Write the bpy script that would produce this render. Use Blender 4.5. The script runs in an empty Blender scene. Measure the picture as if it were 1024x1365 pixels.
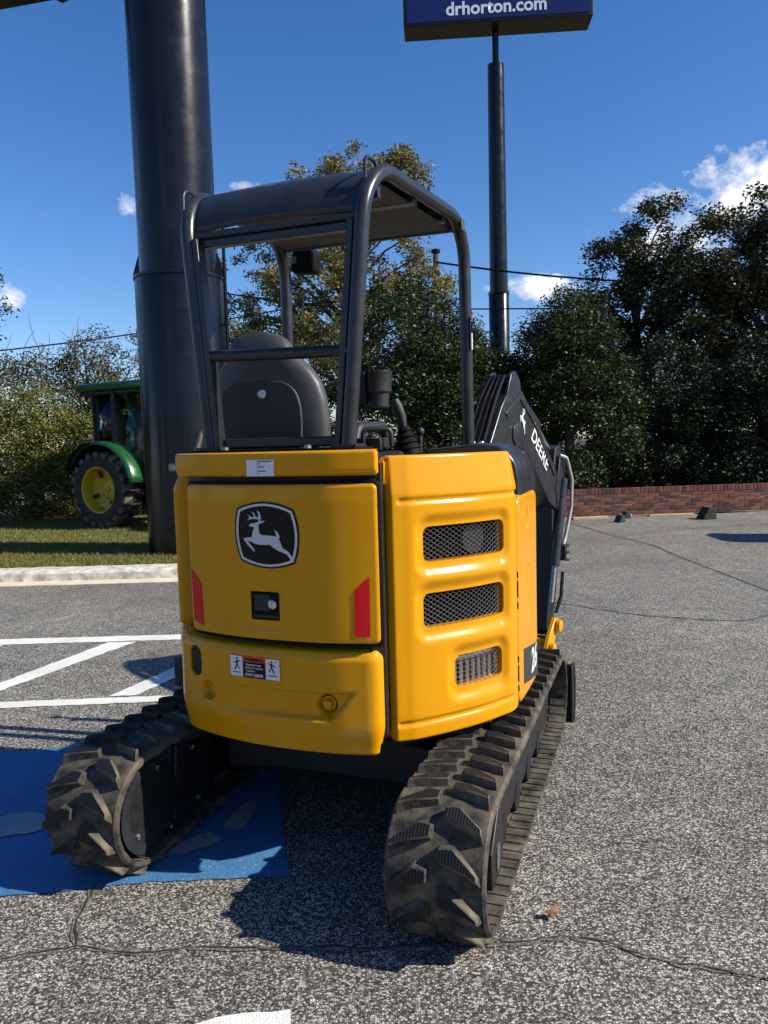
import bpy, bmesh, math, random
import numpy as np
from mathutils import Vector, Matrix
R_=math.radians
random.seed(7)
scn=bpy.context.scene
COL=scn.collection

# ------------------------------------------------------------------ camera
F_PX,W_PX=1025.0,1024.0
PITCH=math.atan(94.5/F_PX); ROLL=0.028; ZC=1.5
fw=Vector((0,math.cos(PITCH),-math.sin(PITCH))); up=Vector((0,math.sin(PITCH),math.cos(PITCH))); rt=Vector((1,0,0))
r2=rt*math.cos(ROLL)-up*math.sin(ROLL); u2=rt*math.sin(ROLL)+up*math.cos(ROLL)
cam=bpy.data.cameras.new('camera'); co=bpy.data.objects.new('camera',cam); COL.objects.link(co)
co.matrix_world=Matrix(((r2.x,u2.x,-fw.x,0),(r2.y,u2.y,-fw.y,0),(r2.z,u2.z,-fw.z,ZC),(0,0,0,1)))
cam.sensor_fit='HORIZONTAL'; cam.sensor_width=36.0; cam.lens=36.0*F_PX/W_PX
cam.clip_start=.05; cam.clip_end=2000
scn.camera=co
scn.render.resolution_x=768; scn.render.resolution_y=1024
# ------------------------------------------------------------------ sun + sky
SUN_EL=R_(36); SH=Vector((-.97,.24)).normalized()
sl=bpy.data.lights.new('sun','SUN'); sl.energy=5.0; sl.angle=R_(.53); sl.color=(1.0,.95,.87)
so=bpy.data.objects.new('sun',sl); COL.objects.link(so)
ldir=Vector((SH.x*math.cos(SUN_EL),SH.y*math.cos(SUN_EL),-math.sin(SUN_EL)))
so.rotation_euler=ldir.to_track_quat('-Z','Y').to_euler(); so.location=(12,-3,14)
wd=bpy.data.worlds.new('World'); scn.world=wd; wd.use_nodes=True
nt=wd.node_tree; nt.nodes.clear()
def N(nt,t,**k):
    n=nt.nodes.new(t)
    for a,b in k.items(): setattr(n,a,b)
    return n
wo=N(nt,'ShaderNodeOutputWorld'); bg=N(nt,'ShaderNodeBackground'); bg.inputs[1].default_value=.095
sky=N(nt,'ShaderNodeTexSky',sky_type='NISHITA'); sky.sun_disc=False; sky.sun_elevation=SUN_EL
sky.sun_rotation=math.atan2(-SH.x,-SH.y); sky.altitude=300; sky.air_density=1.0; sky.dust_density=.25; sky.ozone_density=2.0
hs=N(nt,'ShaderNodeHueSaturation'); hs.inputs['Saturation'].default_value=1.28; hs.inputs['Value'].default_value=1.0
nt.links.new(sky.outputs[0],hs.inputs['Color']); tm=N(nt,'ShaderNodeVectorMath',operation='MULTIPLY'); nt.links.new(hs.outputs[0],tm.inputs[0]); tm.inputs[1].default_value=(.95,.98,1.18); nt.links.new(tm.outputs[0],bg.inputs[0])
tc=N(nt,'ShaderNodeTexCoord')
def m_(op,a,b=None,c=None):
    n=N(nt,'ShaderNodeMath',operation=op)
    for i,v in enumerate((a,b,c)):
        if v is None: continue
        if isinstance(v,(int,float)): n.inputs[i].default_value=v
        else: nt.links.new(v,n.inputs[i])
    return n.outputs[0]
def dot_(vec):
    n=N(nt,'ShaderNodeVectorMath',operation='DOT_PRODUCT'); nt.links.new(tc.outputs['Generated'],n.inputs[0]); n.inputs[1].default_value=vec
    return n.outputs['Value']
def noise_(scale,detail,stretch=(1,1,1)):
    mp=N(nt,'ShaderNodeMapping'); mp.inputs['Scale'].default_value=stretch; nt.links.new(tc.outputs['Generated'],mp.inputs[0])
    n=N(nt,'ShaderNodeTexNoise'); n.inputs['Scale'].default_value=scale; n.inputs['Detail'].default_value=detail; n.inputs['Roughness'].default_value=.62
    nt.links.new(mp.outputs[0],n.inputs['Vector']); return n.outputs[0]
nz=noise_(22,9,(1,1,1.3)); nw=noise_(9,8,(1,1,2.2))
# cumulus puffs: direction, half width, half height (tangent units), density
clouds=[((.405,.872,.258),.060,.046,1.0),((.322,.908,.264),.042,.017,.85),((.356,.908,.225),.055,.035,.8),((-.285,.914,.283),.016,.017,.75),
        ((-.418,.893,.176),.020,.016,.8),((.197,.965,.181),.052,.017,.9),((-.150,.940,.3045),.02,.006,.6),
        ((.62,.75,.20),.09,.04,.9),((-.72,.66,.22),.10,.04,.9),((-.9,.3,.3),.14,.05,.9),((.93,-.1,.34),.10,.04,.8),((-.3,-.9,.3),.16,.05,.9),((.4,-.86,.32),.14,.05,.9)]
mask=None
for d,w,h,a in clouds:
    D=Vector(d).normalized(); e1=D.cross(Vector((0,0,1))).normalized(); e2=e1.cross(D).normalized()
    x=m_('DIVIDE',dot_(e1),w); y=m_('DIVIDE',dot_(e2),h)
    q=m_('ADD',m_('MULTIPLY',x,x),m_('MULTIPLY',y,y))
    fr=m_('GREATER_THAN',dot_(D),.5)
    v=m_('SUBTRACT',1.0,q); v=m_('ADD',v,m_('MULTIPLY',m_('SUBTRACT',nz,.5),5.2)); v=m_('MULTIPLY',m_('MULTIPLY',v,.9),fr)
    v=m_('MULTIPLY',m_('MINIMUM',m_('MAXIMUM',v,0.0),1.0),a)
    mask=v if mask is None else m_('MAXIMUM',mask,v)
wis=m_('MULTIPLY',m_('MINIMUM',m_('MAXIMUM',m_('MULTIPLY',m_('SUBTRACT',nw,.66),4.0),0.0),1.0),.22)
mask=m_('MAXIMUM',mask,wis)
cr=N(nt,'ShaderNodeValToRGB'); cr.color_ramp.elements[0].position=.35; cr.color_ramp.elements[0].color=(.62,.66,.74,1); cr.color_ramp.elements[1].position=.62; cr.color_ramp.elements[1].color=(.92,.92,.93,1)
nt.links.new(nz,cr.inputs[0])
bg2=N(nt,'ShaderNodeBackground'); nt.links.new(cr.outputs[0],bg2.inputs[0]); bg2.inputs[1].default_value=.92
mx=N(nt,'ShaderNodeMixShader'); nt.links.new(mask,mx.inputs[0]); nt.links.new(bg.outputs[0],mx.inputs[1]); nt.links.new(bg2.outputs[0],mx.inputs[2]); nt.links.new(mx.outputs[0],wo.inputs[0])
vs=scn.view_settings; vs.view_transform='Standard'; vs.look='None'; vs.gamma=1; vs.exposure=.46; vs.use_curve_mapping=False

# ------------------------------------------------------------------ materials
MATS={}
def M(name,col,rough=.5,metal=0.,col2=None,vs_=8.,vlo=.35,vhi=.65,bump=0.,bs=150.,coat=0.,spec=.5,bdist=.002,rvar=0.,stretch=None):
    if name in MATS: return MATS[name]
    m=bpy.data.materials.new(name); m.use_nodes=True; t=m.node_tree; p=t.nodes['Principled BSDF']
    p.inputs['Base Color'].default_value=(*col,1); p.inputs['Roughness'].default_value=rough; p.inputs['Metallic'].default_value=metal
    p.inputs['Coat Weight'].default_value=coat; p.inputs['Coat Roughness'].default_value=.06; p.inputs['Specular IOR Level'].default_value=spec
    tcn=N(t,'ShaderNodeTexCoord'); vec=tcn.outputs['Object']
    if stretch:
        mp=N(t,'ShaderNodeMapping'); mp.inputs['Scale'].default_value=stretch; t.links.new(vec,mp.inputs[0]); vec=mp.outputs[0]
    if col2 is not None or rvar:
        n=N(t,'ShaderNodeTexNoise'); n.inputs['Scale'].default_value=vs_; n.inputs['Detail'].default_value=7; n.inputs['Roughness'].default_value=.6
        t.links.new(vec,n.inputs['Vector'])
    if col2 is not None:
        r=N(t,'ShaderNodeValToRGB'); e=r.color_ramp.elements; e[0].position=vlo; e[0].color=(*col,1); e[1].position=vhi; e[1].color=(*col2,1)
        t.links.new(n.outputs[0],r.inputs[0]); t.links.new(r.outputs[0],p.inputs['Base Color'])
    if rvar:
        a=N(t,'ShaderNodeMapRange'); a.inputs['From Min'].default_value=.3; a.inputs['From Max'].default_value=.7; a.inputs['To Min'].default_value=max(.02,rough-rvar); a.inputs['To Max'].default_value=rough+rvar
        t.links.new(n.outputs[0],a.inputs[0]); t.links.new(a.outputs[0],p.inputs['Roughness'])
    if bump:
        b=N(t,'ShaderNodeTexNoise'); b.inputs['Scale'].default_value=bs; b.inputs['Detail'].default_value=4; t.links.new(vec,b.inputs['Vector'])
        bb=N(t,'ShaderNodeBump'); bb.inputs['Strength'].default_value=bump; bb.inputs['Distance'].default_value=bdist
        t.links.new(b.outputs[0],bb.inputs['Height']); t.links.new(bb.outputs[0],p.inputs['Normal'])
    MATS[name]=m; return m
yel=M('yellow_paint',(.68,.292,.0012),.24,col2=(.645,.275,.0012),vs_=5,coat=.14,spec=.26,bump=.05,bs=90,bdist=.001,rvar=.05)
char=M('charcoal_paint',(.020,.021,.023),.30,col2=(.027,.028,.030),vs_=14,bump=.10,bs=420,bdist=.0006,rvar=.06)
blk=M('black_steel',(.008,.008,.009),.5,col2=(.013,.012,.012),vs_=12,rvar=.08)
plas=M('black_plastic',(.012,.012,.013),.55,col2=(.017,.017,.018),vs_=20,bump=.25,bs=900,bdist=.0005)
seal=M('rubber_seal',(.004,.004,.004),.65,spec=.15)
vinyl=M('seat_vinyl',(.052,.051,.051),.46,col2=(.062,.061,.060),vs_=14,bump=.2,bs=700,bdist=.0006)
hardpl=M('seat_shell_plastic',(.034,.034,.035),.6,bump=.2,bs=900,bdist=.0005)
steel=M('bright_steel',(.62,.62,.60),.28,1.0,rvar=.1,vs_=30)
galv=M('dull_metal',(.35,.35,.34),.42,.9,col2=(.22,.22,.22),vs_=40)
white=M('white_vinyl',(.74,.74,.73),.35); silv=M('silver_vinyl',(.58,.58,.58),.32,coat=.3); blackv=M('black_vinyl',(.004,.004,.004),.3,spec=.25)
redv=M('red_reflector',(.72,.008,.012),.3,spec=.3); orange=M('orange_band',(.62,.07,.015),.35); greyink=M('grey_ink',(.12,.12,.12),.5)
redplas=M('red_plastic',(.45,.01,.012),.3,coat=.4)
def mat_rubber():
    m=M('dusty_rubber',(.024,.022,.020),.8,col2=(.17,.138,.098),vs_=13,vlo=.36,vhi=.72,spec=.25,bump=.5,bs=120,bdist=.003); return m
dusty=mat_rubber()
lugtop=M('lug_rubber',(.009,.009,.009),.62,col2=(.017,.016,.015),vs_=24,vlo=.5,vhi=.85,spec=.28,bump=.3,bs=260,bdist=.001)
def ribbed(m):
    t=m.node_tree; p=t.nodes['Principled BSDF']; tcn=N(t,'ShaderNodeTexCoord'); w=N(t,'ShaderNodeTexWave'); w.bands_direction='X'; w.inputs['Scale'].default_value=34; w.inputs['Distortion'].default_value=.3
    t.links.new(tcn.outputs['Object'],w.inputs['Vector']); b=N(t,'ShaderNodeBump'); b.inputs['Strength'].default_value=.45; b.inputs['Distance'].default_value=.002
    t.links.new(w.outputs['Fac'],b.inputs['Height']); t.links.new(b.outputs[0],p.inputs['Normal'])
ribbed(lugtop)
polep=M('black_pole_paint',(.0040,.0042,.0048),.25,col2=(.007,.0075,.009),vs_=3,bump=.10,bs=14,bdist=.006,rvar=.06,spec=.36)
navy=M('navy_sign_face',(.008,.014,.11),.35)
conc=M('kerb_concrete',(.30,.26,.20),.85,col2=(.70,.65,.54),vs_=9,vlo=.30,vhi=.60,bump=.7,bs=70,bdist=.006)
gutter=M('gutter_concrete',(.58,.48,.32),.85,col2=(.72,.62,.45),vs_=5,bump=.5,bs=80,bdist=.004)
mortar=M('mortar',(.28,.23,.18),.9,col2=(.20,.17,.14),vs_=18,bump=.6,bs=90,bdist=.004)
wood=M('bare_timber',(.42,.30,.17),.7,col2=(.52,.39,.24),vs_=6,stretch=(1,12,12),bump=.3,bs=60)
rubberblk=M('black_rubber_block',(.014,.014,.014),.7,col2=(.03,.028,.026),vs_=20,bump=.4,bs=90)
bark=M('bark',(.055,.042,.030),.9,col2=(.11,.09,.07),vs_=9,bump=1.,bs=30,bdist=.02)
tgreen=M('tractor_green',(.009,.075,.017),.32,coat=.4,rvar=.05); tyel=M('tractor_yellow',(.62,.43,.01),.4,coat=.2,col2=(.5,.35,.015),vs_=6)
tyre=M('tractor_tyre',(.017,.016,.015),.78,col2=(.05,.042,.034),vs_=7,bump=.4,bs=60); tyrelug=M('tractor_tyre_lug',(.08,.062,.052),.8,col2=(.19,.145,.12),vs_=5,bump=.4,bs=60)
cream=M('cream_plastic',(.5,.47,.36),.5)
def mat_glass():
    m=bpy.data.materials.new('tinted_glass'); m.use_nodes=True; t=m.node_tree; t.nodes.clear(); o=N(t,'ShaderNodeOutputMaterial')
    tr=N(t,'ShaderNodeBsdfTransparent'); tr.inputs[0].default_value=(.70,.80,.72,1); g=N(t,'ShaderNodeBsdfGlossy'); g.inputs['Roughness'].default_value=.03
    fr=N(t,'ShaderNodeFresnel'); fr.inputs[0].default_value=1.6; mx=N(t,'ShaderNodeMixShader'); t.links.new(fr.outputs[0],mx.inputs[0]); t.links.new(tr.outputs[0],mx.inputs[1]); t.links.new(g.outputs[0],mx.inputs[2]); t.links.new(mx.outputs[0],o.inputs[0]); return m
glass=mat_glass()
def mat_leaf(name,c0,c1,c2,rough=.5,trans=.25):
    m=bpy.data.materials.new(name); m.use_nodes=True; t=m.node_tree; p=t.nodes['Principled BSDF']; o=t.nodes['Material Output']
    at=N(t,'ShaderNodeAttribute'); at.attribute_name='rnd'; r=N(t,'ShaderNodeValToRGB'); e=r.color_ramp.elements
    e[0].color=(*c0,1); e[1].color=(*c2,1); x=e.new(.55); x.color=(*c1,1)
    t.links.new(at.outputs['Fac'],r.inputs[0]); t.links.new(r.outputs[0],p.inputs['Base Color']); p.inputs['Roughness'].default_value=rough; p.inputs['Specular IOR Level'].default_value=.26
    tl=N(t,'ShaderNodeBsdfTranslucent'); t.links.new(r.outputs[0],tl.inputs[0]); mx=N(t,'ShaderNodeMixShader'); mx.inputs[0].default_value=trans
    t.links.new(p.outputs[0],mx.inputs[1]); t.links.new(tl.outputs[0],mx.inputs[2]); t.links.new(mx.outputs[0],o.inputs[0]); return m
leaf_ever=mat_leaf('evergreen_leaf',(.020,.032,.008),(.044,.060,.014),(.125,.135,.030),.46,.14)
leaf_dark=mat_leaf('dark_evergreen_leaf',(.012,.022,.009),(.024,.036,.013),(.065,.07,.022),.52,.12)
leaf_tall=mat_leaf('tall_tree_leaf',(.018,.026,.008),(.050,.050,.014),(.18,.130,.034),.45,.15)
leaf_yel=mat_leaf('autumn_leaf',(.060,.070,.020),(.155,.140,.042),(.36,.28,.095),.5,.3)
leaf_hedge=mat_leaf('hedge_leaf',(.055,.066,.014),(.135,.140,.028),(.28,.25,.052),.5,.22)
leaf_brown=mat_leaf('brownish_leaf',(.050,.050,.019),(.11,.094,.033),(.21,.14,.056),.5,.22)
leaf_olive=mat_leaf('olive_leaf',(.028,.040,.014),(.062,.068,.022),(.19,.155,.045),.45,.2)
grassm=mat_leaf('grass_blade',(.095,.105,.020),(.19,.18,.040),(.33,.27,.08),.6,.25)

def mat_asphalt():
    m=bpy.data.materials.new('aggregate_asphalt'); m.use_nodes=True; t=m.node_tree; p=t.nodes['Principled BSDF']
    tcn=N(t,'ShaderNodeTexCoord'); v=N(t,'ShaderNodeTexVoronoi'); v.inputs['Scale'].default_value=165; v.inputs['Randomness'].default_value=1
    wn=N(t,'ShaderNodeTexNoise'); wn.inputs['Scale'].default_value=190; wn.inputs['Detail'].default_value=2
    av=N(t,'ShaderNodeVectorMath',operation='MULTIPLY_ADD'); t.links.new(wn.outputs['Color'],av.inputs[0]); av.inputs[1].default_value=(.006,.006,.006); t.links.new(tcn.outputs['Object'],av.inputs[2])
    t.links.new(tcn.outputs['Object'],wn.inputs['Vector']); t.links.new(av.outputs[0],v.inputs['Vector'])
    v2=N(t,'ShaderNodeTexVoronoi'); v2.inputs['Scale'].default_value=255; t.links.new(av.outputs[0],v2.inputs['Vector'])
    bn=N(t,'ShaderNodeTexNoise'); bn.inputs['Scale'].default_value=70; bn.inputs['Detail'].default_value=3; t.links.new(tcn.outputs['Object'],bn.inputs['Vector'])
    bs_=N(t,'ShaderNodeMapRange'); bs_.inputs['From Min'].default_value=.47; bs_.inputs['From Max'].default_value=.53; t.links.new(bn.outputs[0],bs_.inputs[0])
    vm=N(t,'ShaderNodeMix',data_type='RGBA'); bs_.inputs['To Max'].default_value=.35; t.links.new(bs_.outputs[0],vm.inputs[0]); t.links.new(v.outputs['Color'],vm.inputs[6]); t.links.new(v2.outputs['Color'],vm.inputs[7])
    sp=N(t,'ShaderNodeSeparateColor'); t.links.new(vm.outputs[2],sp.inputs[0])
    r=N(t,'ShaderNodeValToRGB'); e=r.color_ramp.elements; r.color_ramp.interpolation='LINEAR'
    e[0].position=.0; e[0].color=(.050,.048,.045,1); e[1].position=1.; e[1].color=(1.0,.96,.86,1)
    for pos,c in ((.28,(.085,.082,.078)),(.48,(.20,.195,.182)),(.62,(.40,.385,.35)),(.76,(.72,.69,.62))):
        x=e.new(pos); x.color=(*c,1)
    t.links.new(sp.outputs[0],r.inputs[0])
    # dark binder between the stones
    g=N(t,'ShaderNodeMapRange'); g.inputs['From Min'].default_value=.34; g.inputs['From Max'].default_value=.70; g.inputs['To Min'].default_value=0; g.inputs['To Max'].default_value=.66
    t.links.new(v.outputs['Distance'],g.inputs[0])
    mx=N(t,'ShaderNodeMix',data_type='RGBA'); t.links.new(g.outputs[0],mx.inputs[0]); t.links.new(r.outputs[0],mx.inputs[6]); mx.inputs[7].default_value=(.028,.027,.027,1)
    # large wear patches
    n=N(t,'ShaderNodeTexNoise'); n.inputs['Scale'].default_value=.55; n.inputs['Detail'].default_value=7; n.inputs['Roughness'].default_value=.6; t.links.new(tcn.outputs['Object'],n.inputs['Vector'])
    mr=N(t,'ShaderNodeMapRange'); mr.inputs['From Min'].default_value=.3; mr.inputs['From Max'].default_value=.7; mr.inputs['To Min'].default_value=.53; mr.inputs['To Max'].default_value=.92; t.links.new(n.outputs[0],mr.inputs[0])
    n2=N(t,'ShaderNodeTexNoise'); n2.inputs['Scale'].default_value=5; n2.inputs['Detail'].default_value=8; n2.inputs['Roughness'].default_value=.7; t.links.new(tcn.outputs['Object'],n2.inputs['Vector'])
    mr2=N(t,'ShaderNodeMapRange'); mr2.inputs['From Min'].default_value=.3; mr2.inputs['From Max'].default_value=.7; mr2.inputs['To Min'].default_value=.74; mr2.inputs['To Max'].default_value=1.22; t.links.new(n2.outputs[0],mr2.inputs[0])
    mm=N(t,'ShaderNodeMath',operation='MULTIPLY'); t.links.new(mr.outputs[0],mm.inputs[0]); t.links.new(mr2.outputs[0],mm.inputs[1])
    fm=N(t,'ShaderNodeVectorMath',operation='SCALE'); wt=N(t,'ShaderNodeVectorMath',operation='MULTIPLY'); t.links.new(mx.outputs[2],wt.inputs[0]); wt.inputs[1].default_value=(1.05,1.0,.90); t.links.new(wt.outputs[0],fm.inputs[0]); t.links.new(mm.outputs[0],fm.inputs['Scale'])
    t.links.new(fm.outputs[0],p.inputs['Base Color']); p.inputs['Roughness'].default_value=.72; p.inputs['Specular IOR Level'].default_value=.35
    b=N(t,'ShaderNodeBump'); b.invert=True; b.inputs['Strength'].default_value=.6; b.inputs['Distance'].default_value=.003; t.links.new(v.outputs['Distance'],b.inputs['Height']); t.links.new(b.outputs[0],p.inputs['Normal'])
    m['col_socket']=1
    return m,t,fm,p
asph,_,_,_=mat_asphalt()
def mat_paint(name,c,wear_lo,wear_hi,wscale=26):
    m,t,fm,p=mat_asphalt(); m.name=name
    tcn=N(t,'ShaderNodeTexCoord'); n=N(t,'ShaderNodeTexNoise'); n.inputs['Scale'].default_value=wscale; n.inputs['Detail'].default_value=9; n.inputs['Roughness'].default_value=.75; t.links.new(tcn.outputs['Object'],n.inputs['Vector'])
    r=N(t,'ShaderNodeMapRange'); r.inputs['From Min'].default_value=wear_lo; r.inputs['From Max'].default_value=wear_hi; t.links.new(n.outputs[0],r.inputs[0])
    n3=N(t,'ShaderNodeTexNoise'); n3.inputs['Scale'].default_value=3; n3.inputs['Detail'].default_value=6; t.links.new(tcn.outputs['Object'],n3.inputs['Vector'])
    pc=N(t,'ShaderNodeValToRGB'); e=pc.color_ramp.elements; e[0].position=.3; e[0].color=(*[x*.78 for x in c],1); e[1].position=.7; e[1].color=(*c,1); t.links.new(n3.outputs[0],pc.inputs[0])
    mx=N(t,'ShaderNodeMix',data_type='RGBA'); t.links.new(r.outputs[0],mx.inputs[0]); t.links.new(pc.outputs[0],mx.inputs[6]); t.links.new(fm.outputs[0],mx.inputs[7]); t.links.new(mx.outputs[2],p.inputs['Base Color']); return m
wpaint=mat_paint('white_road_paint',(.84,.81,.72),.60,.72)
bpaint=mat_paint('blue_road_paint',(.050,.195,.40),.50,.72,60)
gpaint=mat_paint('worn_grey_symbol',(.36,.37,.37),.54,.68)
crackm=M('crack_dirt',(.016,.014,.011),.95,col2=(.05,.042,.030),vs_=14,bump=.6,bs=200,bdist=.003)
dirt=M('bare_earth',(.12,.10,.065),.95,col2=(.09,.095,.035),vs_=3,bump=.8,bs=30,bdist=.02)
turf=M('turf_base',(.075,.085,.022),.95,col2=(.15,.135,.045),vs_=6,bump=.8,bs=60,bdist=.02)
BRICK=[M('brick_'+n,c,.85,col2=tuple(x*.72 for x in c),vs_=25,bump=.6,bs=120,bdist=.003) for n,c in (('red',(.20,.062,.036)),('brown',(.15,.055,.036)),('dark',(.085,.038,.030)),('orange',(.25,.085,.045)))]

# ------------------------------------------------------------------ mesh helpers
def fin(me,ang=38):
    me.polygons.foreach_set('use_smooth',[True]*len(me.polygons)); me.set_sharp_from_angle(angle=R_(ang)); me.update()
def link(name,me,parent=None,mats=(),loc=None):
    o=bpy.data.objects.new(name,me); COL.objects.link(o)
    for m in mats: me.materials.append(m)
    if parent is not None: o.parent=parent
    if loc is not None: o.location=loc
    return o
def thing(name,label,cat,loc=(0,0,0),rz=0.,group=None):
    o=bpy.data.objects.new(name,None); COL.objects.link(o); o.location=loc; o.rotation_euler=(0,0,rz); o.empty_display_size=.2
    o['label']=label; o['category']=cat
    if group: o['group']=group
    return o
def tag(o,label,cat,group=None):
    o['label']=label; o['category']=cat
    if group: o['group']=group
    return o
def struct(o): o['kind']='structure'; return o
class MB:
    def __init__(s): s.v=[]; s.f=[]; s.mi=[]; s.cur=0
    def add(s,vs,fs):
        b=len(s.v); s.v+= [tuple(x) for x in vs]; s.f+=[tuple(b+i for i in f) for f in fs]; s.mi+=[s.cur]*len(fs); return s
    def mat(s,i): s.cur=i; return s
    def box(s,c,d,rot=None):
        hx,hy,hz=[q/2 for q in d]; vs=[Vector((x,y,z)) for x in(-hx,hx) for y in(-hy,hy) for z in(-hz,hz)]
        if rot is not None: vs=[rot@q for q in vs]
        return s.add([q+Vector(c) for q in vs],[(0,1,3,2),(4,6,7,5),(0,4,5,1),(2,3,7,6),(0,2,6,4),(1,5,7,3)])
    def bar(s,p0,p1,w,h,upv=(0,0,1)):
        p0=Vector(p0);p1=Vector(p1);d=(p1-p0); L=d.length; d.normalize(); a=d.cross(Vector(upv)).normalized(); b=a.cross(d)
        return s.box((p0+p1)/2,(w,L,h),Matrix((a,d,b)).transposed())
    def tube(s,pts,r,n=10,cap=True,closed=False):
        pts=[Vector(p) for p in pts]; k=len(pts); rs=r if isinstance(r,(list,tuple)) else [r]*k; vs=[]; fs=[]; ref=None
        for i,p in enumerate(pts):
            if closed: t=pts[(i+1)%k]-pts[i-1]
            else: t=(pts[min(i+1,k-1)]-pts[max(i-1,0)])
            t.normalize()
            if ref is None: ref=Vector((0,0,1)) if abs(t.z)<.9 else Vector((1,0,0))
            a=(ref-t*ref.dot(t)).normalized(); ref=a; b=t.cross(a)
            for j in range(n):
                q=2*math.pi*j/n; vs.append(p+(a*math.cos(q)+b*math.sin(q))*rs[i])
        for i in range(k if closed else k-1):
            for j in range(n):
                i2=(i+1)%k; fs.append((i*n+j,i*n+(j+1)%n,i2*n+(j+1)%n,i2*n+j))
        if cap and not closed: fs.append(tuple(range(n-1,-1,-1))); fs.append(tuple((k-1)*n+j for j in range(n)))
        return s.add(vs,fs)
    def cyl(s,p0,p1,r,n=16,r1=None): return s.tube([p0,p1],[r,r if r1 is None else r1],n)
    def lathe(s,prof,origin,axis,n=24,cap=True):
        o=Vector(origin); ax=Vector(axis).normalized(); a=(Vector((0,0,1)) if abs(ax.z)<.9 else Vector((1,0,0))); a=(a-ax*a.dot(ax)).normalized(); b=ax.cross(a); vs=[]; fs=[]; k=len(prof)
        for (rr,h) in prof:
            for j in range(n):
                q=2*math.pi*j/n; vs.append(o+ax*h+(a*math.cos(q)+b*math.sin(q))*rr)
        for i in range(k-1):
            for j in range(n): fs.append((i*n+j,i*n+(j+1)%n,(i+1)*n+(j+1)%n,(i+1)*n+j))
        if cap: fs.append(tuple(range(n-1,-1,-1))); fs.append(tuple((k-1)*n+j for j in range(n)))
        return s.add(vs,fs)
    def prism(s,poly,fn,h0,h1):
        k=len(poly); vs=[fn(x,y,h0) for x,y in poly]+[fn(x,y,h1) for x,y in poly]
        fs=[tuple(range(k-1,-1,-1)),tuple(range(k,2*k))]+[(i,(i+1)%k,k+(i+1)%k,k+i) for i in range(k)]
        return s.add(vs,fs)
    def sphere(s,c,r,n=12,m=8,sc=(1,1,1)):
        prof=[]; c=Vector(c); vs=[]; fs=[]
        for i in range(m+1):
            th=math.pi*i/m
            for j in range(n): q=2*math.pi*j/n; vs.append(c+Vector((r*sc[0]*math.sin(th)*math.cos(q),r*sc[1]*math.sin(th)*math.sin(q),r*sc[2]*math.cos(th))))
        for i in range(m):
            for j in range(n): fs.append((i*n+j,(i+1)*n+j,(i+1)*n+(j+1)%n,i*n+(j+1)%n))
        return s.add(vs,fs)
    def mesh(s,name,ang=38,norm=True):
        me=bpy.data.meshes.new(name); me.from_pydata(s.v,[],s.f)
        me.polygons.foreach_set('material_index',s.mi)
        if norm:
            bm=bmesh.new(); bm.from_mesh(me); bmesh.ops.recalc_face_normals(bm,faces=bm.faces); bm.to_mesh(me); bm.free()
        fin(me,ang); return me
    def build(s,name,mats,parent=None,bevel=0.,seg=2,ang=38,loc=None):
        if not isinstance(mats,(list,tuple)): mats=[mats]
        o=link(name,s.mesh(name,ang),parent,mats,loc)
        if bevel: bev(o,bevel,seg)
        return o
def bev(o,w,seg=2):
    b=o.modifiers.new('bevel','BEVEL'); b.width=w; b.segments=seg; b.limit_method='ANGLE'; b.angle_limit=R_(35); b.harden_normals=False; return o
def arc_pts(p0,corner,p1,r,n=8):
    p0,c,p1=Vector(p0),Vector(corner),Vector(p1); a=(p0-c).normalized(); b=(p1-c).normalized(); h=a.angle(b)/2; d=r/math.tan(h)
    s=c+a*d; e=c+b*d; m=(a+b).normalized(); o=c+m*(r/math.sin(h)); out=[]
    v0=s-o; v1=e-o; w=v0.angle(v1)
    for i in range(n+1):
        k=i/n; out.append(o+(v0*math.sin((1-k)*w)+v1*math.sin(k*w))/math.sin(w))
    return out
def rounded_path(pts,rs,n=8):
    out=[Vector(pts[0])]
    for i in range(1,len(pts)-1): out+=arc_pts(pts[i-1],pts[i],pts[i+1],rs[i-1],n)
    out.append(Vector(pts[-1])); return out
def text2d(s,size,bold=0.,shear=0.,sx=1.):
    c=bpy.data.curves.new('t','FONT'); c.body=s; c.size=size; c.offset=bold; c.shear=shear; c.align_x='CENTER'; c.align_y='CENTER'; c.resolution_u=3
    o=bpy.data.objects.new('t',c); COL.objects.link(o); dg=bpy.context.evaluated_depsgraph_get(); me=bpy.data.meshes.new_from_object(o.evaluated_get(dg))
    vs=[(v.co.x*sx,v.co.y) for v in me.vertices]; fs=[tuple(p.vertices) for p in me.polygons]
    bpy.data.objects.remove(o); bpy.data.curves.remove(c); bpy.data.meshes.remove(me); return vs,fs
def flat(name,items,fn,mats,parent,maxlen=0.,thick=0.):
    """items: list of (verts2d, faces, material index, lift); fn(x,y,lift)->Vector"""
    bm=bmesh.new()
    for vs,fs,mi,lift in items:
        b2=bmesh.new(); bv=[b2.verts.new((x,y,0)) for x,y in vs]
        for f in fs:
            try: b2.faces.new([bv[i] for i in f])
            except ValueError: pass
        b2.normal_update(); bmesh.ops.triangulate(b2,faces=b2.faces)
        if maxlen:
            xs_=[v.co.x for v in b2.verts]
            for c in np.arange(min(xs_)+maxlen,max(xs_),maxlen):
                bmesh.ops.bisect_plane(b2,geom=b2.verts[:]+b2.edges[:]+b2.faces[:],dist=1e-7,plane_co=(c,0,0),plane_no=(1,0,0))
        mp={}
        for v in b2.verts: mp[v]=bm.verts.new(fn(v.co.x,v.co.y,lift))
        for f in b2.faces:
            try: nf=bm.faces.new([mp[v] for v in f.verts]); nf.material_index=mi; nf.smooth=True
            except ValueError: pass
        b2.free()
    me=bpy.data.meshes.new(name); bm.to_mesh(me); bm.free()
    return link(name,me,parent,mats)
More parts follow.
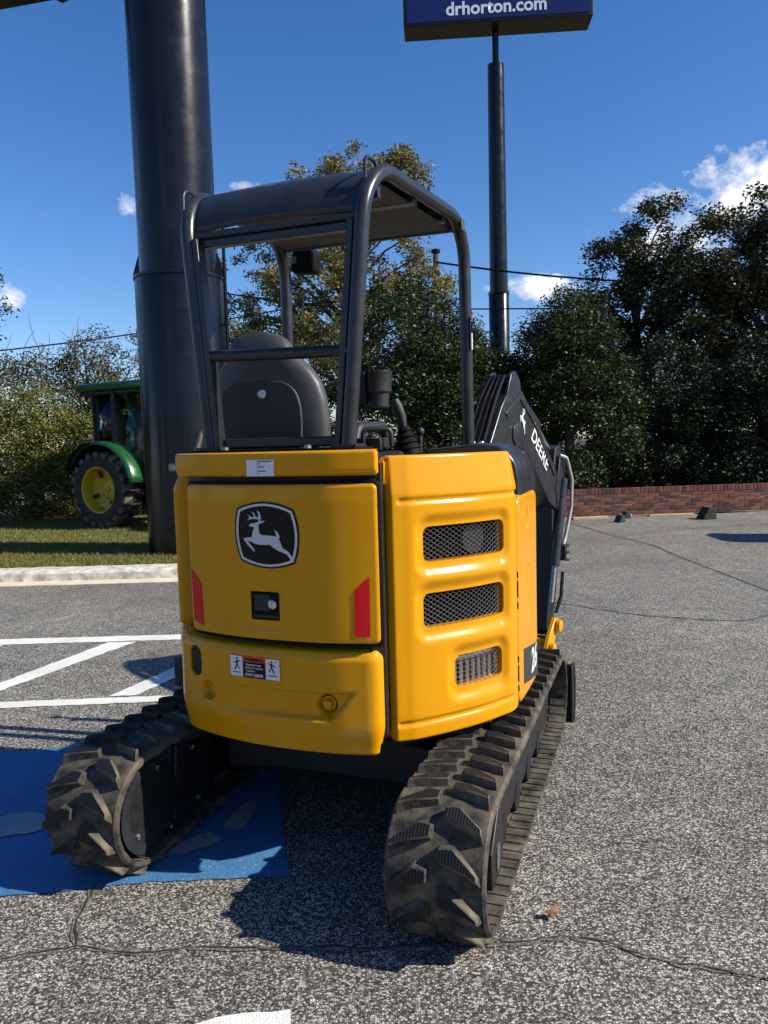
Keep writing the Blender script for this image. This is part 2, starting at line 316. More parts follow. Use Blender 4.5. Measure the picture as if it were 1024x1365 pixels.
def rect(x0,x1,y0,y1): return [(x0,y0),(x1,y0),(x1,y1),(x0,y1)],[(0,1,2,3)]

# smooth plan curve with arc length
class Curve:
    def __init__(s,pts,n=40):
        P=[np.array(p,float) for p in pts]; Q=[]
        for i in range(len(P)-1):
            p0=P[max(i-1,0)];p1=P[i];p2=P[i+1];p3=P[min(i+2,len(P)-1)]
            for k in range(n):
                t=k/n; Q.append(.5*((2*p1)+(-p0+p2)*t+(2*p0-5*p1+4*p2-p3)*t*t+(-p0+3*p1-3*p2+p3)*t**3))
        Q.append(P[-1]); s.q=np.array(Q); d=np.hypot(*np.diff(s.q,axis=0).T); s.u=np.concatenate([[0],np.cumsum(d)]); s.L=s.u[-1]
        t=np.gradient(s.q,axis=0); t/=np.linalg.norm(t,axis=1)[:,None]; s.n=np.stack([t[:,1],-t[:,0]],1)
    def at(s,u):
        return np.stack([np.interp(u,s.u,s.q[:,0]),np.interp(u,s.u,s.q[:,1])],-1),np.stack([np.interp(u,s.u,s.n[:,0]),np.interp(u,s.u,s.n[:,1])],-1)
    def pt(s,u,z,off=0.):
        p,n=s.at(u); return Vector((p[0]+n[0]*off,p[1]+n[1]*off,z))
    def u_of_x(s,x): return float(np.interp(x,s.q[:,0],s.u))
def rr(u,z,u0,u1,z0,z1,r):
    cx,cz=(u0+u1)/2,(z0+z1)/2; qx=np.abs(u-cx)-(u1-u0)/2+r; qz=np.abs(z-cz)-(z1-z0)/2+r
    return np.hypot(np.maximum(qx,0),np.maximum(qz,0))+np.minimum(np.maximum(qx,qz),0)-r
def sstep(x,a,b):
    t=np.clip((x-a)/(b-a),0,1); return t*t*(3-2*t)
def polysdf(u,z,poly):
    d=np.full(u.shape,1e9); ins=np.zeros(u.shape,bool); k=len(poly)
    for i in range(k):
        ax,ay=poly[i]; bx,by=poly[(i+1)%k]; ex,ey=bx-ax,by-ay; t=np.clip(((u-ax)*ex+(z-ay)*ey)/(ex*ex+ey*ey),0,1)
        d=np.minimum(d,np.hypot(u-ax-ex*t,z-ay-ey*t)); c=((ay>z)!=(by>z))&(u<(bx-ax)*(z-ay)/(by-ay+1e-12)+ax); ins^=c
    return np.where(ins,-d,d)
def panel(name,cv,u0,u1,z0,z1,cell,mats,parent,rc=.015,disp=None,holes=(),edge=.010,skirt=.03,off=0.,outer=None):
    nu=max(3,int((u1-u0)/cell)); nz=max(3,int((z1-z0)/cell))
    U,Z=np.meshgrid(np.linspace(u0,u1,nu+1),np.linspace(z0,z1,nz+1),indexing='ij')
    base=outer or (lambda u,z: rr(u,z,u0,u1,z0,z1,rc))
    fns=[base]+[(lambda u,z,h=h:-h(u,z)) for h in holes]
    e=1e-4
    for fn in fns:
        for _ in range(2):
            S=fn(U,Z); gx=(fn(U+e,Z)-fn(U-e,Z))/(2*e); gz=(fn(U,Z+e)-fn(U,Z-e))/(2*e); k=np.abs(S)<cell*.6
            U=np.where(k,U-S*gx,U); Z=np.where(k,Z-S*gz,Z)
    S=np.max([fn(U,Z) for fn in fns],0); B=base(U,Z)
    O=np.full(U.shape,off)
    if disp: O=O+disp(U,Z)
    d=np.clip(-B,0,edge); O=O-(edge-np.sqrt(np.maximum(edge**2-(edge-d)**2,0)))
    P,Nn=cv.at(U); X=P[...,0]+Nn[...,0]*O; Y=P[...,1]+Nn[...,1]*O
    V=np.stack([X,Y,Z],-1).reshape(-1,3); idx=lambda i,j:i*(nz+1)+j; fs=[]
    for i in range(nu):
        for j in range(nz):
            q=(S[i,j],S[i+1,j],S[i+1,j+1],S[i,j+1])
            if max(q)<=1e-3: fs.append((idx(i,j),idx(i+1,j),idx(i+1,j+1),idx(i,j+1)))
    NF=Nn.reshape(-1,2)
    bm=bmesh.new(); used=sorted({i for f in fs for i in f}); mp={i:bm.verts.new(V[i]) for i in used}; nn={mp[i]:NF[i] for i in used}
    for f in fs: bm.faces.new([mp[i] for i in f])
    be=[ed for ed in bm.edges if ed.is_boundary]; back={}
    for ed in be:
        for v in ed.verts:
            if v not in back: back[v]=bm.verts.new(v.co-Vector((nn[v][0],nn[v][1],0))*skirt)
    for ed in be:
        f=ed.link_faces[0]; a,b=ed.verts
        lo=[l for l in f.loops if l.edge==ed][0]; a=lo.vert; b=lo.link_loop_next.vert
        bm.faces.new((b,a,back[a],back[b]))
    me=bpy.data.meshes.new(name); bm.to_mesh(me); bm.free(); fin(me,50)
    return link(name,me,parent,mats if isinstance(mats,(list,tuple)) else [mats])

# ------------------------------------------------------------------ ground, kerb, verge
def sheet(name,poly,z,mat,sub=0):
    me=bpy.data.meshes.new(name); me.from_pydata([(x,y,z) for x,y in poly],[],[tuple(range(len(poly)))]); return link(name,me,None,[mat])
G=.12
struct(sheet('ground',[(-400,-300),(400,-300),(400,600),(-400,600)],-.03,dirt))
struct(sheet('parking_lot',[(-40,-30),(45,-30),(45,17.6),(.62,14.0),(.62,8.6),(-40,8.6)],0,asph))
vb=MB(); vb.prism([(-40,9.02),(.2,9.02),(.2,14.4),(14,15.7),(14,60),(-40,60)],lambda x,y,h:Vector((x,y,h)),-.1,G-.02)
verge=struct(vb.build('grass_verge',turf))
kerb=bpy.data.objects.new('kerb',None); COL.objects.link(kerb); struct(kerb)
kprof=[(8.73,-.05),(8.735,.085),(8.76,.112),(8.80,.12),(9.06,.12),(9.10,.11),(9.10,-.05)]
xs=[-14.0,-11.0,-8.02,-4.98,-1.95,.55]
for a,b in zip(xs[:-1],xs[1:]):
    k=MB(); n=24; vs=[]; fs=[]; m=len(kprof)
    for i in range(n+1):
        x=a+.006+(b-a-.012)*i/n
        for y,z in kprof: vs.append((x,y+random.uniform(-.006,.006)*(z>0),z+random.uniform(-.005,.004)*(z>.05)))
    for i in range(n):
        for j in range(m-1): fs.append((i*m+j,i*m+j+1,(i+1)*m+j+1,(i+1)*m+j))
    fs.append(tuple(range(m))); fs.append(tuple(n*m+j for j in range(m-1,-1,-1))); k.add(vs,fs); k.build('kerb_stone',conc,kerb)
k=MB(); k.box((.64,11.5,.03),(.18,5.6,.18)); k.build('kerb_stone',conc,kerb,bevel=.02)
gp=MB(); gp.prism([(-14,8.47),(.5,8.47),(.5,8.735),(-14,8.735)],lambda x,y,h:Vector((x,y,h)),-.03,.006); struct(gp.build('gutter',gutter))
# grass blades
def blades(name,area,n,hmin,hmax,mat,seed,z):
    g=np.random.default_rng(seed); x0,x1,y0,y1=area; x=g.uniform(x0,x1,n); y=y0+(y1-y0)*g.random(n)**1.5; a=g.uniform(0,6.283,n); h=g.uniform(hmin,hmax,n); w=.006
    dx,dy=np.cos(a)*w,np.sin(a)*w; lx,ly=g.normal(0,.02,n),g.normal(0,.02,n); V=np.empty((n,3,3)); V[:,0]=np.stack([x-dx,y-dy,np.full(n,z)],1); V[:,1]=np.stack([x+dx,y+dy,np.full(n,z)],1); V[:,2]=np.stack([x+lx,y+ly,z+h],1)
    return rawmesh(name,V.reshape(-1,3),3,mat,np.repeat(np.clip(g.normal(.45,.25,n),0,1),3))
def rawmesh(name,V,k,mat,rnd,parent=None):
    nv=len(V); nf=nv//k; me=bpy.data.meshes.new(name); me.vertices.add(nv); me.vertices.foreach_set('co',V.astype(np.float32).ravel()); me.loops.add(nv); me.loops.foreach_set('vertex_index',np.arange(nv,dtype=np.int32))
    me.polygons.add(nf); me.polygons.foreach_set('loop_start',np.arange(0,nv,k,dtype=np.int32)); me.update(calc_edges=True)
    at=me.attributes.new('rnd','FLOAT','POINT'); at.data.foreach_set('value',rnd.astype(np.float32)); return link(name,me,parent,[mat])
gr=blades('grass',(-9,.1,9.08,15.5),90000,.02,.06,grassm,3,G-.025); gr['kind']='stuff'; gr['label']='short dry green lawn grass behind the kerb'; gr['category']='grass'

# road markings (4 mm above the asphalt)
def mark(name,poly,mat,z=.004):
    bm=bmesh.new(); vs=[]; k=len(poly)
    for i in range(k):
        a=Vector(poly[i]); b=Vector(poly[(i+1)%k]); n=max(1,int((b-a).length/.04)); nrm=Vector((-(b-a).y,(b-a).x)).normalized()
        for j in range(n):
            p=a+(b-a)*j/n+nrm*random.uniform(-.006,.006); vs.append(bm.verts.new((p.x,p.y,z)))
    bm.faces.new(vs); bmesh.ops.triangulate(bm,faces=bm.faces); me=bpy.data.meshes.new(name); bm.to_mesh(me); bm.free(); return struct(link(name,me,None,[mat]))
mark('painted_line',[(-6,5.86),(.3,5.90),(.3,6.04),(-6,6.07)],wpaint)
mark('painted_line',[(-5,4.28),(.1,4.49),(.1,4.59),(-5,4.40)],wpaint)
mark('painted_line',[(-2.70,4.42),(-2.58,4.42),(-1.95,5.86),(-2.17,5.86)],wpaint)
mark('painted_line',[(-3.72,4.36),(-3.58,4.37),(-2.98,5.86),(-3.15,5.86)],wpaint)
mark('painted_line',[(-1.70,4.555),(-1.54,4.56),(-.96,5.88),(-1.14,5.88)],wpaint)
mark('painted_line',[(-.53,1.870),(-.476,1.898),(-.284,1.915),(-.262,1.80),(-.16,-3.5),(-.42,-3.5)],wpaint)
mark('blue_accessible_bay',[(-2.2,2.35),(-1.333,2.47),(-.839,2.535),(-.362,2.545),(-.40,2.732),(-.548,3.573),(-.60,3.86),(-1.085,3.845),(-1.842,3.735),(-2.6,3.62)],bpaint)
mark('accessible_symbol',[(-1.70,2.93),(-1.66,3.0),(-1.61,3.029),(-1.566,3.065),(-1.473,3.066),(-1.363,2.99),(-1.347,2.953),(-1.425,2.892),(-1.531,2.87),(-1.65,2.88)],gpaint,.008)
mark('accessible_symbol',[(-.673,2.903),(-.629,3.082),(-.581,3.133),(-.563,3.045),(-.572,2.952),(-.602,2.87)],gpaint,.008)
mark('accessible_symbol',[(-.85,2.70),(-.80,2.80),(-.71,2.859),(-.654,2.811),(-.688,2.758),(-.765,2.715)],gpaint,.008)
# cracks
def crack(pts,w,z=.003,mat=None):
    P=[Vector(pts[0])]
    for a,b in zip(pts[:-1],pts[1:]):
        a=Vector(a); b=Vector(b); n=max(2,int((b-a).length/.022)); nr=Vector((-(b-a).y,(b-a).x)).normalized()
        o_=0.
        for j in range(1,n+1):
            o_=.72*o_+random.gauss(0,.0035+.05*w); P.append(a+(b-a)*j/n+nr*o_*min(1,4*(1-j/n)))
    vs=[]; fs=[]
    for i,p in enumerate(P):
        d=(P[min(i+1,len(P)-1)]-P[max(i-1,0)]).normalized(); nr=Vector((-d.y,d.x)); ww=w*(.62+.38*math.sin(i*.9+pts[0][0]*7)*math.sin(i*.37))*(.3 if i in(0,len(P)-1) else 1)
        vs+=[(*(p-nr*ww/2),z),(*(p+nr*ww/2),z)]
    fs=[(2*i,2*i+1,2*i+3,2*i+2) for i in range(len(P)-1)]; me=bpy.data.meshes.new('crack'); me.from_pydata(vs,[],fs); struct(link('crack',me,None,[mat or crackm]))
cedge=mat_paint('crack_edge_dirt',(.16,.135,.095),.40,.62,90)
P_=[(-1.5,2.1),(-1.17,2.15),(-1.05,2.18),(-.97,2.2),(-.85,2.17),(-.72,2.16),(-.63,2.18),(-.45,2.17),(-.31,2.17),(-.1,2.15),(.15,2.17),(.34,2.16),(.43,2.17),(.52,2.18),(.63,2.15),(.7,2.1),(.79,2.05),(.9,2.02),(1.02,1.98),(1.5,1.9)]; crack(P_,0.032,.003,cedge); crack(P_,0.0062,.006)
P_=[(-.97,2.2),(-1.01,2.3),(-1.02,2.39),(-1.02,2.46),(-1.03,2.53)]; crack(P_,0.036,.003,cedge); crack(P_,0.0080,.006)
P_=[(1.2,7.1),(1.53,6.87),(1.84,6.52),(2.14,6.25),(2.5,6.07),(2.82,5.98),(3.09,6.13),(3.6,6.3)]; crack(P_,0.030,.003,cedge); crack(P_,0.0080,.006)
P_=[(3.2,13.3),(3.25,12.87),(3.41,11.3),(3.61,10.27),(3.57,9.38),(3.58,8.13),(3.58,7.1),(3.7,6.3)]; crack(P_,0.040,.003,cedge); crack(P_,0.0110,.006)
P_=[(3.4,11.2),(4.6,11.9),(6.2,12.3),(8,12.4)]; crack(P_,0.030,.003,cedge); crack(P_,0.0080,.006)

# ------------------------------------------------------------------ mini excavator
YAW=R_(20)
def build_excavator():
    X=thing('mini_excavator','yellow and black tracked mini excavator with open canopy, leaping deer emblem on its rear','excavator',(-.12,3.25,0),-YAW)
    # ---- tracks
    RO,CZ,CF,CB=.200,.230,.715,.840
    per=2*(CF+CB)+2*math.pi*RO
    def path(s,r=RO):
        s%=per; a=CF+CB; b=math.pi*RO
        if s<a: return (-CB+s,CZ+r,(1,0),(0,1))                          # top run, rear to front
        s-=a
        if s<b: q=math.pi/2-s/RO; return (CF+r*math.cos(q),CZ+r*math.sin(q),(math.sin(q),-math.cos(q)),(math.cos(q),math.sin(q)))
        s-=b
        if s<a: return (CF-s,CZ-r,(-1,0),(0,-1))
        s-=a; q=-math.pi/2-s/RO
        return (-CB+r*math.cos(q),CZ+r*math.sin(q),(math.sin(q),-math.cos(q)),(math.cos(q),math.sin(q)))
    def lugmesh(sg,name):
        top=[(.014,.024),(.056,.028),(.130,-.032),(.134,-.052),(.096,-.034),(.014,-.012)]
        cx=.075; cy=-.012; vs=[]; h=.027
        base=[(cx+(x-cx)*1.07+(0),cy+(y-cy)*1.32) for x,y in top]; base=[(min(max(x,.004),.142),y) for x,y in base]
        for x,y in base: vs.append((sg*x,y,-.012))
        for x,y in top: vs.append((sg*x,y,h))
        k=len(top); mb=MB(); mb.add(vs,[(i,(i+1)%k,k+(i+1)%k,k+i) for i in range(k)]); mb.mat(1); mb.f.append(tuple(range(k,2*k))); mb.mi.append(1)
        me=mb.mesh(name,30); bm=bmesh.new(); bm.from_mesh(me); bmesh.ops.bevel(bm,geom=[e for e in bm.edges if not e.is_boundary],offset=.0035,segments=1,affect='EDGES'); bm.to_mesh(me); bm.free(); fin(me,30); me.materials.append(dusty); me.materials.append(lugtop); return me
    LM={1:lugmesh(1,'lug'),-1:lugmesh(-1,'lug')}
    pitch=per/40
    for side in (1,-1):
        tx=.62*side; n=240; vs=[]; fs=[]; prof=[(-.15,.178),(-.15,.192),(-.142,.200),(.142,.200),(.15,.192),(.15,.178)]; m=len(prof)
        mb=MB()
        for i in range(n):
            s=per*i/n
            for w,r in prof:
                f,z,_,_=path(s,r); vs.append((w,f,z))
        for i in range(n):
            for j in range(m):
                i2=(i+1)%n; j2=(j+1)%m; fs.append((i*m+j,i*m+j2,i2*m+j2,i2*m+j))
        mb.add(vs,fs)
        for k in range(80):     # inner ribs and centre guide horns
            s=per*k/80; f,z,t,nn=path(s,.1755); T=Vector((0,t[0],t[1])); Nn=Vector((0,nn[0],nn[1])); rm=Matrix((Vector((1,0,0)),T,Nn)).transposed()
            for w in (-.108,.108): mb.box(Vector((w,f,z)),(.078,.030,.004),rm)
            f,z,_,_=path(s,.163)
            for w in (-.032,.032): mb.box(Vector((w,f,z)),(.02,.026,.032),rm)
        tr=mb.build('rubber_track',dusty,X,loc=(tx,0,0),ang=30)
        for k in range(40):
            for sg in (1,-1):
                s=pitch*(k+(.5 if sg<0 else 0)); f,z,t,nn=path(s); T=Vector((0,t[0],t[1])); Nn=Vector((0,nn[0],nn[1])); Xa=T.cross(Nn)
                o=bpy.data.objects.new('lug',LM[sg]); COL.objects.link(o); o.parent=tr
                o.matrix_local=Matrix((Xa,T,Nn)).transposed().to_4x4(); o.location=(0,f,z)
        # frame, rollers, idler, sprocket
        fr=MB(); fr.prism([(-.60,.13),(-.52,.10),(.55,.10),(.66,.17),(.66,.25),(.52,.30),(-.50,.30),(-.60,.26)],lambda a,b,h:Vector((h,a,b)),tx-.075,tx+.075)
        fo=fr.build('track_frame',blk,X,bevel=.012)
        tg=MB(); tg.prism([(-.735,.07),(-.60,.07),(-.555,.14),(-.57,.26),(-.62,.30),(-.735,.19)],lambda a,b,h:Vector((h,a,b)),tx+side*.085,tx+side*.105); tg.build('track_guide',blk,X,bevel=.004); MB().prism([(-.655+.026*math.copysign(abs(math.cos(q))**.6,math.cos(q)),.145+.045*math.copysign(abs(math.sin(q))**.8,math.sin(q))) for q in np.linspace(0,2*math.pi,20)[:-1]],lambda a,b,h:Vector((h,a,b)),tx+side*.104,tx+side*.110).build('guide_plate',galv,X)
        lab=MB(); lab.box((tx+side*.077,-.50,.20),(.004,.05,.09)); lab.build('data_plate',galv,fo,bevel=.002)
        for f in (-.40,-.13,.14,.41): MB().lathe([(.03,-.078),(.055,-.078),(.055,-.045),(.035,-.04),(.035,.04),(.055,.045),(.055,.078),(.03,.078)],(tx,f,.105),(1,0,0),20).build('track_roller',blk,X)
        MB().lathe([(.05,-.06),(.15,-.06),(.165,-.03),(.165,.03),(.15,.06),(.05,.06)],(tx,CF,CZ),(1,0,0),32).build('idler_wheel',blk,X)
        sp=MB(); teeth=[]
        for k in range(36):
            q=2*math.pi*k/36; r=.172 if k%3 else .150; teeth.append((-CB+r*math.cos(q),CZ+r*math.sin(q)))
        sp.prism(teeth,lambda a,b,h:Vector((h,a,b)),tx-.018,tx+.018); sp.lathe([(.02,-.09),(.105,-.085),(.125,-.07),(.125,.02),(.11,.05),(.06,.055)],(tx,-CB,CZ),(side,0,0),32)
        spo=sp.build('drive_sprocket',blk,X,bevel=.004)
        for k in range(9):
            q=2*math.pi*k/9; MB().lathe([(.009,.018),(.009,.030)],(tx,-CB+.10*math.cos(q),CZ+.10*math.sin(q)),(side,0,0),6).build('bolt',galv,spo)
        ins=tx-side*.112
        dv=MB(); dv.lathe([(.155,0),(.158,.012),(.150,.02),(.10,.022)],(ins,-CB+.02,CZ),(-side,0,0),40); dv.prism([(-.70,.08),(-.42,.09),(-.40,.34),(-.66,.385)],lambda a,b,h:Vector((h,a,b)),ins-.012,ins+.02)
        dvo=dv.build('final_drive',blk,X,bevel=.006)
        fl=MB(); pts=[(-CB+.02+.150*math.cos(q),CZ+.150*math.sin(q)) for q in np.linspace(R_(115),R_(250),18)]
        for (a,b),(c,d) in zip(pts[:-1],pts[1:]): fl.bar((ins-side*.02,a,b),(ins-side*.02,c,d),.04,.006,(1,0,0))
        fl.build('drive_guard',char,X)
        for a,b in ((-.905,.15),(-.78,.35),(-.56,.34),(-.54,.13),(-.72,.10)):
            MB().lathe([(.012,-.004),(.012,.028),(.009,.030)],(ins,a,b),(-side,0,0),6).build('bolt',steel,dvo)
    uc=MB(); uc.prism([(-.47,-.34),(-.25,-.30),(.25,-.30),(.47,-.34),(.47,.30),(.22,.42),(-.22,.42),(-.47,.30)],lambda x,y,h:Vector((x,y,h)),.17,.34); uc.lathe([(.34,.34),(.36,.36),(.36,.42),(.30,.45)],(0,0,0),(0,0,1),40)
    uc.build('undercarriage_frame',blk,X,bevel=.01)
    bl=MB(); pf=[(1.02,.0),(1.05,.0),(1.085,.10),(1.09,.20),(1.06,.30),(1.03,.30),(1.062,.20),(1.055,.10)]
    bl.prism(pf,lambda a,b,h:Vector((h,a,b)),-.77,.795)
    for s in (-1,1): bl.bar((s*.26,.28,.24),(s*.26,1.05,.16),.07,.09); bl.box((s*.77+.012,1.045,.15),(.012,.10,.30))
    bl.build('dozer_blade',blk,X,bevel=.005)
    # ---- plan curves of the upper structure
    LQ=[(-.72,-.20),(-.70,-.26),(-.60,-.425),(-.50,-.575),(-.445,-.655)]
    RE=[(-.40,-.705),(-.32,-.74),(-.2,-.775),(-.07,-.797),(.05,-.803),(.15,-.802),(.24,-.795),(.31,-.782)]
    cw=Curve(LQ+RE+[(.345,-.774),(.364,-.762),(.374,-.745),(.377,-.72)]); door=Curve([(-.44,-.662)]+RE+[(.36,-.770),(.41,-.757)])
    side=Curve([(.365,-.682),(.42,-.645),(.46,-.615),(.54,-.53),(.62,-.43),(.68,-.33),(.716,-.25),(.727,-.08),(.730,.12),(.724,.30),(.69,.42)]); left=Curve(LQ)
    uC=cw.u_of_x; uD=door.u_of_x
    # dark core behind the panels
    core=MB(); ring=[tuple(side.pt(u,0,-.10).xy) for u in np.linspace(.05,side.L,16)]; rear=[tuple(door.pt(u,0,-.05).xy) for u in np.linspace(.06,door.L-.02,14)]
    core.prism([(-.66,-.22)]+rear+ring+[(.36,.45),(.36,-.34),(-.66,-.34)][:3],lambda x,y,h:Vector((x,y,h)),.53,1.43); core.build('engine_bay',blk,X)
    fl=MB(); fl.prism([(-.70,-.36),(.36,-.36),(.36,.46),(.62,.50),(.45,.80),(-.45,.80),(-.70,.5)],lambda x,y,h:Vector((x,y,h)),.50,.62); fl.build('floor_plate',blk,X,bevel=.01)
    skirtm=MB(); skirtm.prism([(x*.9,y*.9) for x,y in [(-.6,-.4),(-.3,-.72),(.3,-.74),(.6,-.42),(.7,.2),(.4,.7),(-.4,.7),(-.68,.2)]],lambda x,y,h:Vector((x,y,h)),.44,.54); skirtm.build('turntable_plate',blk,X)
    # ---- counterweight
    uz=lambda u:u
    rec=[(uC(-.34),.690),(uC(.300),.695),(uC(.222),.594),(uC(-.23),.590)]; bolts=[(uC(.195),.643),(uC(-.275),.645)]; ov=(uC(-.330),.745)
    def cdisp(u,z):
        d=np.zeros(u.shape); s=polysdf(u,z,rec); d-=.024*sstep(-s,-.002,.016)*sstep(u,uC(-.30),uC(.16))
        for a,b in bolts: r=np.hypot(u-a,z-b); d-=.030*(1-sstep(r,.028,.037))
        d-=.016*sstep(.58-z,0,.10); d-=.010*sstep(z-.795,0,.03)
        return d
    cwo=panel('counterweight',cw,uC(-.69),cw.L,.478,.826,.0055,yel,X,rc=.02,disp=cdisp,edge=.010,skirt=.08,
        holes=[lambda u,z: rr(u,z,ov[0]-.032,ov[0]+.032,ov[1]-.055,ov[1]+.055,.031),lambda u,z: rr(u,z,cw.L-.022,cw.L+.1,.40,.515,.006)])
    for a,b in bolts:
        p=cw.pt(a,b,-.046); nrm=(cw.pt(a,b,0)-cw.pt(a,b,-1)); MB().lathe([(.025,0),(.025,.004),(.019,.006)],p,nrm,24).lathe([(.0165,.004),(.0165,.018),(.0145,.021)],p,nrm,6).build('bolt',yel,cwo)
    hb_=MB(); p=cw.pt(ov[0],ov[1],-.07); hb_.box(p,(.10,.10,.14)); hb_.build('lamp_recess',blk,cwo)
    L0,L1,Z0,Z1=uC(-.161),uC(.041),.718,.793; fl_=lambda c,lift0=.0015: (lambda x,y,l: c.pt(x,y,lift0+l))
    w=(L1-L0); it=[]; R4=lambda a,b,c,d:rect(L0+w*a,L0+w*b,Z0+(Z1-Z0)*c,Z0+(Z1-Z0)*d)
    def sub(i,x,l): return (i[0],i[1],x,l)
    it.append(sub(R4(0,1,0,1),1,0)); it.append(sub(R4(.012,.27,.03,.97),0,.0006)); it.append(sub(R4(.73,.988,.03,.97),0,.0006)); it.append(sub(R4(.285,.715,.03,.74),2,.0006))
    def tx_(s,size,cx,cy,bold=0.,mi=0,l=.0012):
        v,f=text2d(s,size,bold); return ([(L0+w*cx+x,Z0+(Z1-Z0)*cy+y) for x,y in v],f,mi,l)
    it.append(tx_('WARNING',.0155,.5,.845,.0004,2)); it.append(tx_('Operator may',.0105,.49,.62,.0002)); it.append(tx_('swing or reverse',.0105,.50,.48,.0002)); it.append(tx_('machine',.0105,.43,.34,.0002)); it.append(tx_('STAY CLEAR',.0128,.5,.155,.0005))
    def man(ox,fl):
        P=[[(0,.026),(.004,.030),(.008,.026),(.004,.021)],[(.002,.020),(.009,.020),(.006,.004),(.000,.004)],[(.002,.019),(-.012,.010),(-.010,.008),(.003,.014)],[(.008,.018),(.018,.022),(.018,.019),(.008,.014)],[(.000,.005),(-.008,-.012),(-.004,-.014),(.005,.003)],[(.003,.005),(.012,-.010),(.016,-.008),(.006,.006)],[(-.016,-.020),(.018,-.020),(.018,-.023),(-.016,-.023)],[(-.017,.028),(-.006,.024),(-.006,.0225),(-.017,.0265)]]
        for p in P: it.append(([(L0+w*ox+fl*x,(Z0+Z1)/2+y) for x,y in p],[tuple(range(4))],2,.0012))
    man(.14,1); man(.86,-1)
    flat('warning_label',it,fl_(cw),[white,orange,blackv],cwo,.012)['label']='warning label with STAY CLEAR lettering and two falling figures'
    # ---- engine door with seal, emblem, latch, reflectors
    lat=(uD(-.064),uD(.046),.921,1.017)
    def ddisp(u,z):
        d=-.006*sstep(-rr(u,z,uD(-.112),uD(.066),.888,1.038,.02),-.006,.010); d=d-.003*sstep(z,1.30,1.38); return d
    D0,D1,DZ0,DZ1=uD(-.333),uD(.383),.857,1.369
    dr=panel('engine_door',door,D0,D1,DZ0,DZ1,.0065,yel,X,rc=.018,disp=ddisp,edge=.005,skirt=.03,off=.004,holes=[lambda u,z: rr(u,z,lat[0],lat[1],lat[2],lat[3],.004)])
    sb=panel('door_seal',door,D0-.012,D1+.010,DZ0-.014,DZ1+.012,.01,seal,X,rc=.024,edge=.006,skirt=.03,off=-.006)
    # latch
    uc_=(lat[0]+lat[1])/2; zc_=(lat[2]+lat[3])/2; p=door.pt(uc_,zc_,-.016); nv=(door.pt(uc_,zc_,0)-door.pt(uc_,zc_,-1)).normalized(); tv=nv.cross(Vector((0,0,1)))*-1; rm=Matrix((tv,-nv,Vector((0,0,1)))).transposed()
    lt=MB(); lt.box(p,(.116,.006,.102),rm); lt.box(p+nv*.008+tv*-.012+Vector((0,0,.010)),(.060,.012,.056),rm); lt.box(p+nv*.007+Vector((0,0,-.036)),(.10,.012,.012),rm); lto=lt.build('latch',plas,dr,bevel=.003)
    MB().lathe([(.016,0),(.016,.010),(.012,.013),(.004,.0125),(.004,.010)],p+nv*.006+tv*.028+Vector((0,0,.006)),nv,20).build('key_cylinder',steel,dr)
    # emblem: outline, ring and leaping deer
    sc=(.0004016*.98,.000344)
    em=lambda P,k=1.:[((x-392)*sc[0]*k,(436-y)*sc[1]*k) for x,y in P]
    def qb(a,c,b,n=10): return [((1-t)**2*a[0]+2*t*(1-t)*c[0]+t*t*b[0],(1-t)**2*a[1]+2*t*(1-t)*c[1]+t*t*b[1]) for t in [i/n for i in range(n)]]
    tl,tr_,br_,bl_=(118,182),(655,192),(655,698),(135,682)
    outl=qb(tl,(385,48),tr_)+qb(tr_,(742,440),br_)+qb(br_,(400,818),bl_)+qb(bl_,(48,430),tl); n=len(outl)
    deer=[(235,338),(243,355),(285,360),(270,400),(258,455),(190,466),(177,472),(180,488),(215,532),(274,596),(287,590),(262,550),(213,494),(250,499),(285,520),(340,529),(430,525),(455,550),(500,580),(580,612),(618,668),(638,660),(600,590),(545,555),(527,500),(512,468),(524,452),(507,408),(470,380),(486,415),(490,448),(450,440),(355,435),(335,420),(328,370),(332,328),(368,318),(390,296),(347,301),(352,285),(352,250),(340,215),(315,198),(331,235),(329,264),(305,262),(290,225),(262,211),(283,240),(290,266),(255,260),(222,239),(245,270),(218,298),(260,283),(310,281),(333,288),(325,310),(300,318),(262,325)]
    e0=uD(.0105); ez=1.2055
    O1=em(outl,1.); O2=em(outl,.945); O3=em(outl,.875); ringv=O2+O3; ringf=[(i,(i+1)%n,n+(i+1)%n,n+i) for i in range(n)]
    items=[(O1,[tuple(range(n))],0,0),(ringv,ringf,1,.0012),(em(deer),[tuple(range(len(deer)))],1,.0014)]
    flat('emblem',items,lambda x,y,l: door.pt(e0+x,ez+y,.0062+l),[blackv,silv],dr,.010)['label']='black shield emblem with silver leaping deer'
    rp=[(uD(.302),.882),(uD(.352),.880),(uD(.354),1.076),(uD(.306),1.030)]
    flat('reflector',[(rp,[(0,1,2,3)],0,0)],lambda x,y,l: door.pt(x,y,.0058),[redv],dr,.012)
    rp=[(uD(-.318),.893),(uD(-.270),.880),(uD(-.274),1.028),(uD(-.322),1.076)]
    flat('reflector',[(rp,[(0,1,2,3)],0,0)],lambda x,y,l: door.pt(x,y,.0058),[redv],dr,.012)
    # ---- hood strip over the door
    hd=panel('hood_cover',door,uD(-.385),uD(.386),1.395,1.476,.0055,yel,X,rc=.010,edge=.007,skirt=.04,off=.006,disp=lambda u,z:-.012*sstep(1.415-z,0,.025))
    tp=MB(); us=np.linspace(uD(-.38),uD(.362),30); tp.prism([tuple(door.pt(u,0,-.008).xy) for u in us]+[(.29,-.50),(-.40,-.50)],lambda x,y,h:Vector((x,y,h)),1.40,1.4745); tp.build('hood_top',yel,X)
